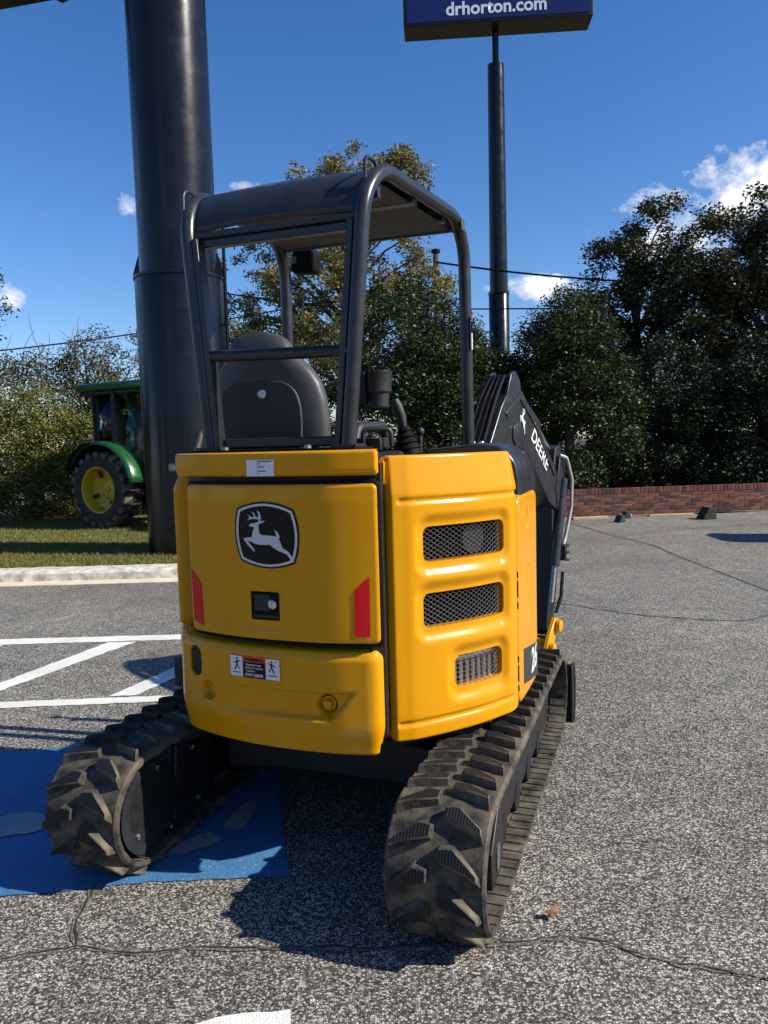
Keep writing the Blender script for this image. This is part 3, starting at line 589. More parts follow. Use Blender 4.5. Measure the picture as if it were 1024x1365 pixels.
    gs=MB(); gs.prism([tuple(door.pt(u,0,-.05).xy) for u in us[1:-2]]+[(.27,-.45),(-.38,-.45)],lambda x,y,h:Vector((x,y,h)),1.47,1.484); gs.build('hood_gasket',seal,X)
    for a in (-.20,.14): MB().lathe([(.013,0),(.013,.008),(.009,.011)],door.pt(uD(a),1.484,-.065),(0,0,1),6).build('bolt',galv,hd)
    s0,s1,s2,s3=uD(-.051),uD(.051),1.398,1.451; it2=[(*rect(s0,s1,s2,s3),0,0)]
    for k,(a,b,zz) in enumerate([(.40,.92,.90),(.40,.50,.76),(.40,.66,.56),(.40,.70,.30),(.40,.46,.14)]): it2.append((*rect(s0+(s1-s0)*a,s0+(s1-s0)*b,s2+(s3-s2)*zz-.0018,s2+(s3-s2)*zz+.0018),1,.0008))
    flat('sticker',it2,lambda x,y,l: door.pt(x,y,.0075+l),[white,greyink],hd,.012)
    # side quarter left
    panel('left_panel',left,.03,left.L+.0,.84,1.42,.012,yel,X,rc=.03,edge=.015,skirt=.04,disp=lambda u,z:-.03*sstep(z,1.34,1.42))
    hl=MB(); hl.box((-.47,-.60,1.425),(.05,.02,.028)); hl.build('grab_catch',galv,X,bevel=.006)
    # ---- right side panel
    SU=.605; gr_=[(.152,.518,1.092,1.212,.026),(.148,.513,.867,.986,.026),(.270,.500,.640,.754,.028)]
    hole=[(lambda u,z,g=g: rr(u,z,*g)) for g in gr_]
    def sdisp(u,z):
        d=np.zeros(u.shape)
        for g in gr_:
            s=rr(u,z,g[0]-.046,g[1]+.036,g[2]-.056,g[3]+.050,.065); d-=.016*sstep(-s,0.,.044)
        for zc,a,b in ((1.302,.065,.66),(.551,.050,.545)):
            dd=np.hypot(z-zc,np.maximum(np.maximum(a-u,u-b),0)); d-=.007*(1-sstep(dd,.003,.014))
        d-=.024*np.clip((z-1.325)/.125,0,1); d-=.016*(1-sstep(u,.018,.040))
        return d
    sp=panel('side_panel',side,.018,SU,.493,1.452,.005,yel,X,rc=.022,disp=sdisp,holes=hole,edge=.005,skirt=.035)
    for gi,g in enumerate(gr_):
        gm=MB(); st=.0165; c0=g[0]-.012; c1=g[1]+.012; z0=g[2]-.012; z1=g[3]+.012; wv=.0010
        for dgn in (1,-1):
            slope=.62*dgn; k0=int((z0-z1-abs(slope)*(c1-c0))/st)-1
            for k in range(k0,-k0+1):
                zb=(z0+z1)/2+k*st; pts=[]
                for u in np.linspace(c0,c1,24):
                    z=zb+slope*(u-(c0+c1)/2)
                    if z0<=z<=z1: pts.append(side.pt(u,z,-.027-.0012*dgn))
                if len(pts)>1: gm.tube(pts,wv,4,cap=False)
        gm.build('grille',M('grille_wire',(.20,.20,.20),.45,.8),sp)
        bk=MB(); us_=np.linspace(g[0]-.05,g[1]+.05,12); 
        vs=[side.pt(u,z,-.075) for u in us_ for z in (g[2]-.05,g[3]+.05)]; bk.add(vs,[(2*i,2*i+2,2*i+3,2*i+1) for i in range(11)]); bk.build('grille_backing',M('matt_black',(.003,.003,.003),.95,spec=.05),sp)
        if gi==2:
            rd=MB()
            for u in np.linspace(g[0]-.005,g[1]+.005,9): rd.tube([side.pt(u,z,-.055) for z in (g[2]-.02,g[3]-.035)],.0085,10)
            rd.tube([side.pt(u,g[3]-.018,-.055) for u in np.linspace(g[0]-.01,g[1]+.01,10)],.016,12); rd.build('cooler_tubes',steel,sp)
        if gi==0: MB().lathe([(.02,0),(.05,.01),(.052,.02)],side.pt(.40,1.15,-.075),(side.pt(.4,1.15,0)-side.pt(.4,1.15,-1)),24).build('fan_hub',plas,sp)
    tp=MB(); us=np.linspace(.01,SU+.38,34); tp.prism([tuple(side.pt(u,0,-.045).xy) for u in us]+[(.37,.40),(.37,-.66)],lambda x,y,h:Vector((x,y,h)),1.36,1.4405); tp.build('side_hood_top',yel,X)
    # fuel panel with number decal
    def p3o(u,z): return rr(u,z,SU+.012,1.02,.492+0*u,1.285,.05)
    f3=panel('front_side_panel',side,SU+.012,1.02,.492,1.285,.007,yel,X,disp=lambda u,z:-.018*(1-sstep(np.hypot((u-.80)/.026,(z-1.185)/.045),.5,1.1))-.012*(1-sstep(rr(u,z,.79,.825,.80,1.0,.017),-.008,.006)),outer=p3o,edge=.012,skirt=.05)
    dc=[(.70,.552),(1.01,.500),(1.015,.655),(.98,.648),(.70,.690)]; it3=[(dc,[tuple(range(5))],0,0)]; v,f=text2d('26',.135,.004,.12); it3.append(([(.905+x*1.0,.596+y) for x,y in v],f,1,.0012))
    flat('number_decal',it3,lambda x,y,l: side.pt(x,y,.0015+l),[M('grey_decal',(.03,.032,.035),.4),white],f3,.02)['label']='dark decal with white number 26'
    for z_ in (.994,.940,.878,.674,.62,.563):
        p=side.pt(SU+.004,z_,-.004); q=MB(); q.box(p,(.012,.012,.022 if z_ not in (.94,.62) else .06)); q.build('hinge_slot',seal,f3)
    # dark plastic corner cover above it
    cvp=[(.37,1.438),(.37,1.462),(.56,1.478),(.64,1.470),(.680,1.447),(.708,1.400),(.719,1.34),(.721,1.22),(.69,1.22),(.65,1.41)]
    dcv=MB(); k=len(cvp); vs=[]; fs=[]; ss=[(-.13,.0,.985),(-.10,.004,1.0),(.10,.004,1.0),(.28,-.01,.99),(.36,-.05,.95),(.40,-.10,.90)]
    for f,dz,sc_ in ss: vs+=[(.37+(x-.37)*sc_,f,z+dz*(z>1.3)) for x,z in cvp]
    for i in range(len(ss)-1): fs+=[(i*k+j,i*k+(j+1)%k,(i+1)*k+(j+1)%k,(i+1)*k+j) for j in range(k)]
    fs+=[tuple(range(k)),tuple((len(ss)-1)*k+j for j in range(k-1,-1,-1))]; dcv.add(vs,fs); dcv.build('corner_cover',char,X,bevel=.008,seg=3,ang=60)
    # ---- canopy
    tubes={}
    for nm,pts in (('R',[(.237,-.632,1.475),(.324,-.622,2.405),(.420,.285,2.42),(.432,.285,.62)]),('L',[(-.289,-.632,1.475),(-.362,-.622,2.405),(-.430,.285,2.42),(-.442,.285,.62)])):
        pa=rounded_path(pts,[.20,.17],14); tubes[nm]=pa; MB().tube(pa,.0265,18).build('canopy_post',char,X)
        sg=1 if nm=='R' else -1; q=MB(); b0=Vector(pts[0]); b1=b0+(Vector(pts[1])-b0)*.80; q.bar(b0+Vector((-sg*.034,.004,0)),b1+Vector((-sg*.034,.004,0)),.022,.05,(0,1,0)); q.build('post_channel',char,X,bevel=.003)
        MB().box(b0+Vector((0,.01,.012)),(.09,.09,.014)).build('post_foot',char,X,bevel=.003)
    lerp=lambda a,b,t:a+(b-a)*t
    # roof sheet follows the two tubes from the rear lip to the front
    pr=[p for p in tubes['R'] if p.z>2.235 and p.y<.24]; pl_=[p for p in tubes['L'] if p.z>2.235 and p.y<.24]
    def resamp(P,n):
        P=[Vector(p) for p in P]; L=[0]
        for a,b in zip(P[:-1],P[1:]): L.append(L[-1]+(b-a).length)
        out=[]
        for i in range(n):
            s=L[-1]*i/(n-1); j=max(k for k in range(len(L)) if L[k]<=s+1e-9); j=min(j,len(P)-2); out.append(lerp(P[j],P[j+1],(s-L[j])/(L[j+1]-L[j])))
        return out
    pr=resamp([Vector((.308,-.624,2.232))]+pr+[Vector((.418,.235,2.412))],40); pl_=resamp([Vector((-.348,-.624,2.232))]+pl_+[Vector((-.428,.235,2.412))],40)
    rf=MB(); nx=14; vs=[]; fs=[]
    for a,b in zip(pl_,pr):
        for i in range(nx+1):
            t=i/nx; p=lerp(a,b,t); bul=.012*math.sin(math.pi*t); vs.append((p.x,p.y-bul*.3,p.z+.010+bul))
    for i in range(39): fs+=[(i*(nx+1)+j,i*(nx+1)+j+1,(i+1)*(nx+1)+j+1,(i+1)*(nx+1)+j) for j in range(nx)]
    rf.add(vs,fs); ro=rf.build('canopy_roof',char,X); sm=ro.modifiers.new('solid','SOLIDIFY'); sm.thickness=.006; sm.offset=-1
    lip=MB(); lip.bar((-.345,-.615,2.232),(.300,-.615,2.232),.03,.022); lip.bar((-.335,-.60,2.205),(.290,-.60,2.205),.035,.028); lip.build('rear_roof_rail',char,ro,bevel=.004)
    ul=MB(); ul.bar((-.355,-.50,2.335),(.325,-.50,2.335),.03,.05); ul.bar((-.36,-.2,2.385),(.36,-.2,2.385),.05,.03); ul.bar((-.38,.10,2.39),(.39,.10,2.39),.05,.03); ul.build('roof_rib',char,ro,bevel=.004)
    ll=MB(); ll.prism([(-.335,-.50),(.305,-.50),(.375,.20),(-.385,.20)],lambda x,y,h:Vector((x,y,h)),2.372,2.380); ll.build('roof_liner',M('roof_underside',(.055,.050,.042),.7),ro)
    fl2=MB(); fl2.bar((-.40,.235,2.395),(.39,.235,2.395),.02,.05); fl2.box((.437,.20,2.385),(.008,.05,.05)); fl2.build('front_roof_rail',M('rail_grey',(.06,.058,.052),.5),ro,bevel=.003)
    for b,zt in (((.322,-.545),2.426),((-.362,-.560),2.402)):
        hp=rounded_path([(b[0]-.012,b[1]-.05,2.31),(b[0]-.012,b[1]-.045,zt),(b[0]-.004,b[1]+.045,zt+.004),(b[0]-.004,b[1]+.05,2.375)],[.03,.03],6); MB().tube(hp,.0065,8).build('lifting_loop',char,X)
    MB().tube([(-.318,-.628,1.815),(.262,-.628,1.800)],.0205,14).build('rear_crossbar',char,X)
    MB().bar((-.28,-.60,1.505),(.23,-.60,1.505),.05,.035).build('rear_sill',char,X,bevel=.006)
    wr=MB(); wr.box((.452,.268,1.95),(.004,.016,.14)); wo_=wr.build('post_decal',white,X)
    wr=MB(); wr.box((.4535,.268,1.975),(.004,.0165,.05)); wr.build('decal_band',blackv,wo_); wr=MB(); wr.box((.4535,.268,2.012),(.004,.0165,.018)); wr.build('decal_band',orange,wo_)
    # mirror / work lamp on left front post
    mi=MB(); mi.bar((-.42,.28,2.345),(-.35,.30,2.345),.016,.03); mi.tube([(-.425,.28,2.30),(-.40,.30,2.25),(-.36,.32,2.262)],.007,8); mio=mi.build('lamp_bracket',galv,X)
    lp=MB(); lp.prism([(-.058,-.05),(.058,-.058),(.064,.035),(.045,.062),(-.050,.060),(-.064,.02)],lambda a,b,h:Vector((-.342+a,.32+h,2.338+b)),-.035,.04); lp.build('work_lamp',seal,X,bevel=.016,seg=3)
    # ---- seat
    zs=[(1.36,.20),(1.42,.228),(1.50,.247),(1.58,.250),(1.66,.243),(1.72,.226),(1.77,.196),(1.81,.160),(1.84,.138),(1.865,.126),(1.885,.112),(1.90,.090),(1.911,.05),(1.914,.01)]
    zz=np.array([a for a,_ in zs]); ww=np.array([b for _,b in zs]); sb=MB(); ns=36; vs=[]; lv=list(np.linspace(1.36,1.88,30))+[1.89,1.90,1.907,1.911,1.914]
    for z in lv:
        w=float(np.interp(z,zz,ww)); th=.055*(1-.55*max(0,(z-1.80)/.114)**2); f0=-.395-.04*(z-1.4)
        for j in range(ns):
            q=2*math.pi*j/ns; c,s_=math.cos(q),math.sin(q); vs.append((-.180+w*math.copysign(abs(c)**.55,c)-.02*max(0,(z-1.75)/.15),f0+th*math.copysign(abs(s_)**.7,s_),z))
    fs=[(i*ns+j,i*ns+(j+1)%ns,(i+1)*ns+(j+1)%ns,(i+1)*ns+j) for i in range(len(lv)-1) for j in range(ns)]+[tuple(range(ns-1,-1,-1)),tuple((len(lv)-1)*ns+j for j in range(ns))]
    sb.add(vs,fs); st=sb.build('seat',vinyl,X,ang=60)
    cu=MB(); cu.box((-.18,-.16,1.24),(.46,.46,.11)); cu.build('cushion',vinyl,st,bevel=.04,seg=4); cu=MB(); cu.box((-.18,-.18,.90),(.40,.40,.56)); cu.build('seat_base',blk,st,bevel=.02)
    sh=MB(); o=[(-.160,1.43),(.160,1.43)]+[(.172*math.copysign(abs(math.cos(q))**.5,math.cos(q)),1.56+.172*math.sin(q)**.62) for q in np.linspace(.02,math.pi-.02,26)]
    sh.prism(o,lambda x,z,h:Vector((-.185+x,h-.04*(z-1.4),z)),-.456,-.43); sh.build('seat_shell',hardpl,st,bevel=.004,seg=2)
    for x,w_ in ((-.36,.06),(.03,.06)): q=MB(); q.box((x+.0,-.448,1.46),(.055,.02,.07)); q.build('hinge_cover',plas,st,bevel=.008)
    MB().lathe([(.017,0),(.017,.006),(.012,.008),(.004,.006)],(-.165,-.470,1.685),(0,-1,0),18).build('seat_badge',steel,st)
    # ---- controls
    for s,cx in ((1,.17),(-1,-.52)):
        cn=MB(); cn.prism([(-.30,1.20),(.06,1.20),(.12,1.38),(.10,1.44),(-.05,1.46),(-.30,1.40)],lambda a,b,h:Vector((h,a,b)),cx-.07,cx+.07); cno=cn.build('console',plas,X,bevel=.015)
        ar=MB(); ar.tube(rounded_path([(cx-.035,-.34,1.47),(cx-.03,-.30,1.552),(cx-.01,-.07,1.560),(cx+.0,-.045,1.48)],[.03,.03],5),.022,10); ar.build('armrest',plas,cno)
        jb=MB(); jb.lathe([(.055,0),(.050,.02),(.056,.025),(.044,.045),(.050,.05),(.036,.07),(.042,.075),(.028,.095),(.033,.10),(.020,.12)],(cx+.075,.0,1.44),(-.18,0,1),18); jo=jb.build('joystick_boot',seal,X)
        gp_=MB(); gp_.tube([(cx+.055,.0,1.545),(cx+.045,.0,1.60),(cx+.030,-.005,1.64),(cx+.022,-.012,1.668)],[.014,.020,.023,.015],14); gp_.build('joystick_grip',plas,jo)
    lv_=MB(); lv_.tube([(.285,.02,1.42),(.287,.02,1.52)],.011,10); lv_.sphere((.288,.02,1.535),.019); lv_.build('blade_lever',plas,X)
    rl=MB(); rl.tube([(.140,-.36,1.475),(.118,-.36,1.505)],[.010,.016],12); rl.sphere((.116,-.36,1.510),.017); rl.build('release_knob',redplas,X)
    bx=MB(); bx.box((.22,-.43,1.495),(.16,.12,.035)); bx.tube(rounded_path([(.24,-.50,1.48),(.24,-.50,1.542),(.33,-.46,1.542),(.33,-.46,1.48)],[.02,.02],4),.009,8); bx.build('valve_housing',plas,X,bevel=.008)
    ch=MB(); ch.lathe([(.030,-.055),(.034,-.055),(.037,-.008),(.045,-.004),(.047,.06),(.050,.066),(.046,.066),(.041,0)],(.302,-.50,1.672),(0,0,1),24,cap=True); ch.box((.257,-.53,1.685),(.022,.03,.10)); ch.build('cup_holder',plas,X,bevel=.002)
    for x in (-.2,-.06): MB().tube([(x,.55,.62),(x,.50,1.30)],.011,8).sphere((x,.50,1.31),.02).build('travel_lever',plas,X)
    # ---- boom, stick and hydraulics (vertical plane swung right)
    sw=R_(11); B0=Vector((.17,.85,0)); bd=Vector((math.sin(sw),math.cos(sw),0)); bn=Vector((math.cos(sw),-math.sin(sw),0))
    BP=lambda s,z,h:B0+bd*s+bn*h+Vector((0,0,z))
    pb=MB(); pb.prism([(-.12,.62),(.10,.62),(.14,.70),(.12,.92),(.02,.98),(-.12,.90)],BP,-.12,.12); pb.build('swing_post',blk,X,bevel=.01)
    outer=[(-.04,.78),(.06,.70),(.30,.98),(.58,1.30),(.80,1.46),(1.0,1.40),(1.40,1.06),(1.58,.98),(1.66,1.02),(1.68,1.12),(1.60,1.22),(1.18,1.56),(.98,1.72),(.86,1.80),(.72,1.80),(.58,1.68),(.35,1.40),(.10,1.06),(-.05,.90)]
    boom=MB(); boom.prism(outer,BP,-.075,.075); bo=boom.build('boom',char,X,bevel=.006)
    rb=MB()
    for h in (.078,):      # raised stiffener strips on the right plate
        rb.prism([(.62,1.64),(.66,1.62),(.86,1.73),(1.10,1.58),(1.13,1.60),(.88,1.78)],BP,h-.004,h+.006); rb.prism([(1.10,1.58),(1.13,1.60),(1.52,1.26),(1.49,1.23)],BP,h-.004,h+.006)
        rb.lathe([(.07,0),(.07,.012),(.055,.018)],BP(.80,1.52,.072),bn,28)
    rb.build('boom_stiffener',char,bo,bevel=.003)
    for h in (-.066,.066):
        br=MB(); br.prism([(.62,1.68),(.90,1.72),(.87,1.84),(.80,1.895),(.73,1.875)],BP,h-.011,h+.011); br.build('cylinder_bracket',char,bo,bevel=.004)
    MB().cyl(BP(.80,1.845,-.06),BP(.80,1.845,.06),.022).build('bracket_pin',steel,bo)
    v,f=text2d('DEERE',.130,.0015,.1); a=math.atan2(1.27-1.545,1.46-1.10); ca,sa=math.cos(a),math.sin(a)
    flat('boom_lettering',[([(1.215+(x*ca-y*sa),1.415+(x*sa+y*ca)) for x,y in v],f,0,0)],lambda x,y,l:BP(x,y,.0775),[white],bo)['label']='white DEERE lettering'
    dm=[(x*.11,y*.11) for x,y in [((q[0]-400)/400,(400-q[1])/400) for q in deer]]
    flat('boom_deer_mark',[([(.93+(x*ca-y*sa),1.615+(x*sa+y*ca)) for x,y in dm],[tuple(range(len(dm)))],0,0)],lambda x,y,l:BP(x,y,.0775),[white],bo)
    for k,h in enumerate((-.055,-.02,.018,.05)):
        MB().tube([BP(-.02,1.0,h),BP(.12,1.16,h),BP(.36,1.475,h),BP(.56,1.73,h*.9),BP(.70,1.86,h*.8),BP(.82,1.84,h*.8)],.013,10).build('hydraulic_hose',seal,X)
    cl=MB(); cl.bar(BP(.33,1.44,-.075),BP(.33,1.44,.075),.02,.012,bd); cl.build('hose_clamp',steel,bo)
    for h in (-.05,.0,.05): MB().sphere(BP(.34,1.475,h),.014,8,6).build('clamp_bolt',steel,bo)
    ac=MB(); ac.cyl(BP(.82,1.84,0),BP(1.34,1.57,0),.042,20); ac.build('stick_cylinder',char,X); MB().cyl(BP(1.34,1.57,0),BP(1.66,1.36,0),.022,14).build('cylinder_rod',steel,X)
    bc=MB(); bc.cyl(BP(.18,.60,0),BP(.62,1.0,0),.045,20); bc.build('boom_cylinder',char,X); MB().cyl(BP(.62,1.0,0),BP(.86,1.42,0),.024,14).build('cylinder_rod',steel,X)
    sk=MB(); sk.prism([(1.50,1.20),(1.58,1.42),(1.68,1.44),(1.74,1.30),(1.72,1.0),(1.50,.18),(1.42,.14),(1.36,.20),(1.50,.80)],BP,-.06,.06); sk.prism([(1.56,.95),(1.72,1.18),(1.70,1.36),(1.60,1.36),(1.52,1.14)],BP,-.085,.085); sko=sk.build('stick',blk,X,bevel=.006)
    bk=MB(); bk.cyl(BP(1.66,1.20,.085),BP(1.46,.62,.085),.034,16); bk.build('bucket_cylinder',char,X); MB().cyl(BP(1.46,.62,.085),BP(1.38,.38,.085),.018,12).build('cylinder_rod',galv,X)
    hp=[BP(1.60,1.37,.08),BP(1.66,1.35,.11),BP(1.73,1.20,.125),BP(1.73,1.00,.12),BP(1.66,.80,.10),BP(1.60,.70,.09)]
    MB().tube(rounded_path(hp,[.04,.1,.12,.1],6),.0125,10).build('sleeved_hose',M('silver_sleeve',(.40,.40,.38),.45,.3,bump=.6,bs=300),X)
    vb_=MB(); vb_.box(BP(1.56,.70,.095),(.08,.07,.11)); vbo=vb_.build('valve_block',blk,X,bevel=.006)
    for dz in (-.05,0,.05): MB().lathe([(.012,0),(.012,.03)],BP(1.56,.70+dz,.132),bn,8).build('fitting',steel,vbo)
    q=MB(); 
    for h in (.075,-.075): q.prism([(1.30,.02),(1.36,.02),(1.50,.16),(1.52,.24),(1.46,.26),(1.34,.16),(1.28,.08)],BP,h-.016,h+.016)
    q.box(BP(1.38,.09,0),(.14,.10,.09)); qo=q.build('quick_coupler',yel,X,bevel=.006)
    for s_,z_ in ((1.33,.07),(1.47,.20)): MB().lathe([(.028,-.12),(.028,.10),(.042,.10),(.042,.125),(.030,.13)],BP(s_,z_,0),bn,18).build('coupler_pin',yel,qo)
    hs_=MB(); hs_.tube([BP(1.62,.55,.09),BP(1.52,.40,.11),BP(1.44,.30,.10)],.012,8); hs_.build('hydraulic_hose',seal,X)
    return X
EXC=build_excavator()

# ------------------------------------------------------------------ black sign mast beside the kerb
PX,PY=-2.62,10.42
mast=thing('sign_mast','huge black steel sign mast standing on the grass behind the kerb','sign mast',(PX,PY,G-.03))
MB().lathe([(.60,0),(.575,.0),(.575,3.60),(.57,3.62),(.525,3.62)],(0,0,0),(0,0,1),64).build('mast_sleeve',polep,mast)
MB().lathe([(.578,3.585),(.588,3.59),(.588,3.625),(.5,3.63)],(0,0,0),(0,0,1),64).build('weld_collar',polep,mast)
MB().lathe([(.505,3.0),(.500,13.0)],(0,0,0),(0,0,1),64).build('mast_tube',polep,mast)
for a in (185,95,5,275):
    d=Vector((math.cos(R_(a)),math.sin(R_(a)),0)); n=Vector((-d.y,d.x,0)); g=MB(); g.prism([(.49,3.63),(.60,3.63),(.60,3.66),(.50,3.98),(.49,3.98)],lambda x,z,h,d=d,n=n:d*x+n*h+Vector((0,0,z)),-.012,.012); g.build('gusset',polep,mast)
for a in (188,):
    d=Vector((math.cos(R_(a)),math.sin(R_(a)),0)); n=Vector((-d.y,d.x,0)); g=MB(); g.prism([(.48,7.18),(.50,7.18),(.78,7.60),(.78,7.9),(.48,7.9)],lambda x,z,h,d=d,n=n:d*x+n*h+Vector((0,0,z)),-.05,.05); g.build('sign_bracket',polep,mast)
cd=MB(); cd.tube([(.62,-.10,0),(.62,-.10,4.4)],.022,8)
for z in (.6,1.8,3.0): cd.box((.585,-.09,z),(.08,.05,.03))
cd.build('conduit',polep,mast)
hb=MB(); a0=Vector((-5.12-PX,11.25-PY,7.5)); a1=Vector((-4.37-PX,11.07-PY,7.5)); dd=(a1-a0).normalized(); p0=a0-dd*2.2; p1=a1+dd*.25; nn=Vector((-dd.y,dd.x,0))
hb.prism([(0,7.49),((p1-p0).length,7.49),((p1-p0).length,9.4),(0,9.4)],lambda s,z,h:Vector((p0.x,p0.y,0))+dd*s+nn*h+Vector((0,0,z)),-.32,0); hb.build('sign_cabinet',polep,mast,bevel=.02)
hb=MB(); hb.bar((p1-dd*.3+nn*.25)+Vector((0,0,.25)),Vector((-.3,0,7.75)),.2,.2); hb.build('cabinet_arm',polep,mast)

# ------------------------------------------------------------------ far pylon sign
SX,SY=4.62,30.0
pyl=thing('pylon_sign','tall black pylon with navy drhorton.com sign on top, beyond the trees','sign',(SX,SY,0))
MB().lathe([(.42,0),(.40,0),(.385,6.95),(.35,7.0)],(0,0,0),(0,0,1),40).build('lower_tube',polep,pyl)
MB().lathe([(.40,6.93),(.405,6.95),(.405,7.05),(.3,7.06)],(0,0,0),(0,0,1),40).build('collar',polep,pyl)
MB().lathe([(.345,6.9),(.30,15.3),(.28,15.32)],(0,0,0),(0,0,1),40).build('upper_tube',polep,pyl)
MB().lathe([(.12,15.2),(.12,17)],(0,0,0),(0,0,1),24).build('sign_neck',polep,pyl)
srz=R_(-4); Rm=Matrix.Rotation(srz,4,'Z')
cb=MB(); cb.box((.05,0,18.09),(6.85,1.1,3.0)); c=cb.build('sign_cabinet',blk,pyl,bevel=.03); c.matrix_local=Rm
fc=MB(); fc.box((.05,-.56,18.09),(6.6,.02,2.78)); f_=fc.build('sign_face',navy,pyl); f_.matrix_local=Rm
v,f=text2d('drhorton.com',.64,.016)
t_=flat('sign_lettering',[(v,f,0,0)],lambda x,y,l:Vector((x+.0,-.578,17.07+y)),[M('letter_white',(.80,.82,.86),.4)],f_); t_['label']='white drhorton.com lettering'  # plain white material for the sign letters

# ------------------------------------------------------------------ brick wall
A=Vector((.9,13.93)); Bv=Vector((12.4,14.93)); wd_=(Bv-A).normalized(); wn=Vector((wd_.y,-wd_.x)); WL=(Bv-A).length
WP=lambda s,h,z:Vector((A.x+wd_.x*s+wn.x*h,A.y+wd_.y*s+wn.y*h,z))
bw=thing('brick_wall','low red brick retaining wall with upright capping bricks along the car park','wall',(A.x,A.y,0))
wl0=Vector((A.x,A.y,0))
mcore=MB(); mcore.prism([(0,-.02),(WL,-.02),(WL,.498),(0,.498)],lambda s,z,h:WP(s,h,z)-wl0,-.20,-.006); mcore.build('mortar_core',mortar,bw)
ang=math.atan2(wd_.y,wd_.x); BM=[]
def brickmesh(dx,dz,m,k):
    b=MB(); b.box((0,0,0),(dx,.10,dz)); me=b.mesh('brick',30)
    bm=bmesh.new(); bm.from_mesh(me); bmesh.ops.bevel(bm,geom=bm.edges[:],offset=.004,segments=1,affect='EDGES'); bm.to_mesh(me); bm.free()
    rg=random.Random(k)
    for v_ in me.vertices: v_.co+=Vector((rg.uniform(-.002,.002),rg.uniform(-.002,.002),rg.uniform(-.002,.002)))
    me.materials.append(m); return me
st_m=[brickmesh(.198,.056,BRICK[i%4],i) for i in range(8)]; cp_m=[brickmesh(.062,.105,BRICK[i%4],50+i) for i in range(6)]
rest=MB(); rnd=random.Random(5)
for row in range(6):
    z=.006+.033+row*.0655; off=(row%2)*.104; s=off
    while s<WL-.1:
        p=WP(s+.1,-.05+rnd.uniform(-.003,.003),z)
        if 2.25<s<6.85:
            o=bpy.data.objects.new('brick',rnd.choice(st_m[:6] if rnd.random()<.8 else st_m)); COL.objects.link(o); o.parent=bw; o.location=p-wl0; o.rotation_euler=(rnd.uniform(-.01,.01),rnd.uniform(-.008,.008),ang)
        else: rest.cur=rnd.randrange(4); rest.box(p-wl0,(.198,.10,.056),Matrix.Rotation(ang,3,'Z'))
        s+=.208
s=.0
while s<WL-.06:
    p=WP(s+.035,-.045,.006+6*.0655+.058)
    if 2.25<s<6.85:
        o=bpy.data.objects.new('capping_brick',rnd.choice(cp_m)); COL.objects.link(o); o.parent=bw; o.location=p-wl0; o.rotation_euler=(0,rnd.uniform(-.015,.015),ang)
    else: rest.cur=rnd.randrange(4); rest.box(p-wl0,(.062,.10,.105),Matrix.Rotation(ang,3,'Z'))
    s+=.0735
ro_=rest.build('brick_courses',BRICK,bw); ro_['kind']='stuff'
dm_=M('wall_foot_dirt',(.10,.075,.045),.95,col2=(.24,.20,.15),vs_=5,vlo=.38,vhi=.62,bump=.8,bs=60,bdist=.01)
mark('dirt_strip',[tuple(WP(s_,.01+.30*(.55+.45*math.sin(s_*2.1))*(.6+.4*math.sin(s_*5.3+1)),0).xy) for s_ in np.arange(1.2,11.2,.17)]+[tuple(WP(s_,-.01,0).xy) for s_ in (11.2,1.2)],dm_,.004)
# things lying by the wall
def plank(p,L,w,h,rz,label,nm='timber_board',mat=wood,cat='board'):
    b=MB(); b.box((0,0,h/2),(L,w,h)); o=b.build(nm,mat,None,bevel=.004); o.location=p; o.rotation_euler=(0,0,rz); return tag(o,label,cat)
plank((3.70,13.75,0),.66,.10,.045,.16,'pale bare timber board lying loose at the foot of the brick wall')
plank((4.42,14.02,0),.20,.12,.05,.3,'short pale timber offcut behind the paired black wedges',cat='offcut')
plank((5.25,13.98,0),.85,.08,.03,.10,'weathered grey timber strip along the wall foot beyond the boards',nm='timber_strip',cat='board')
def wedge(p,s,rz,label,grp=None):
    b=MB(); b.prism([(-.5,0),(.5,0),(.42,.75),(-.05,.80)],lambda a,z,h:Vector((a*s,h*s,z*s)),-.45,.45); o=b.build('rubber_wedge',rubberblk,None,bevel=.008); o.location=p; o.rotation_euler=(0,0,rz); return tag(o,label,'wheel chock',grp)
wedge((4.05,13.15,0),.15,.5,'small black rubber wedge standing in front of its twin near the board')
wedge((4.33,13.72,0),.15,.2,'small black rubber wedge tucked behind its twin against the offcut')
wedge((5.58,13.25,0),.26,.15,'large black rubber wedge alone on the asphalt before the wall')
# dry leaf near the right track
lf=MB(); P=[(-.030,.0),(-.018,.016),(-.020,.026),(-.004,.018),(.004,.032),(.012,.016),(.028,.018),(.022,.004),(.034,-.004),(.018,-.012),(.012,-.026),(.0,-.014),(-.014,-.020)]
vs=[(0,0,.004)]+[(x,y*.8,.004+.95*abs(y)+.25*abs(x)+.005*math.sin(9*i)) for i,(x,y) in enumerate(P)]; lf.add(vs,[(0,i+1,(i+1)%len(P)+1) for i in range(len(P))])
lo=lf.build('dry_leaf',M('dead_leaf',(.17,.085,.045),.7,col2=(.30,.17,.09),vs_=60),None,ang=80); lo.location=(.492,2.285,.016); lo.rotation_euler=(R_(50),R_(-28),.5); lo.scale=(.8,.8,.8); tag(lo,'curled brown dead leaf lying on the asphalt beside the rubber track','leaf')
sm=lo.modifiers.new('s','SOLIDIFY'); sm.thickness=.001

# ------------------------------------------------------------------ tractor behind the mast
a_out=Vector((-.479,-.878,0)); h_fw=Vector((.878,-.479,0))
TR=thing('farm_tractor','green farm tractor with yellow wheel rims parked on the grass behind the black mast','tractor',(-4.55,14.28,G),math.atan2(h_fw.y,h_fw.x))
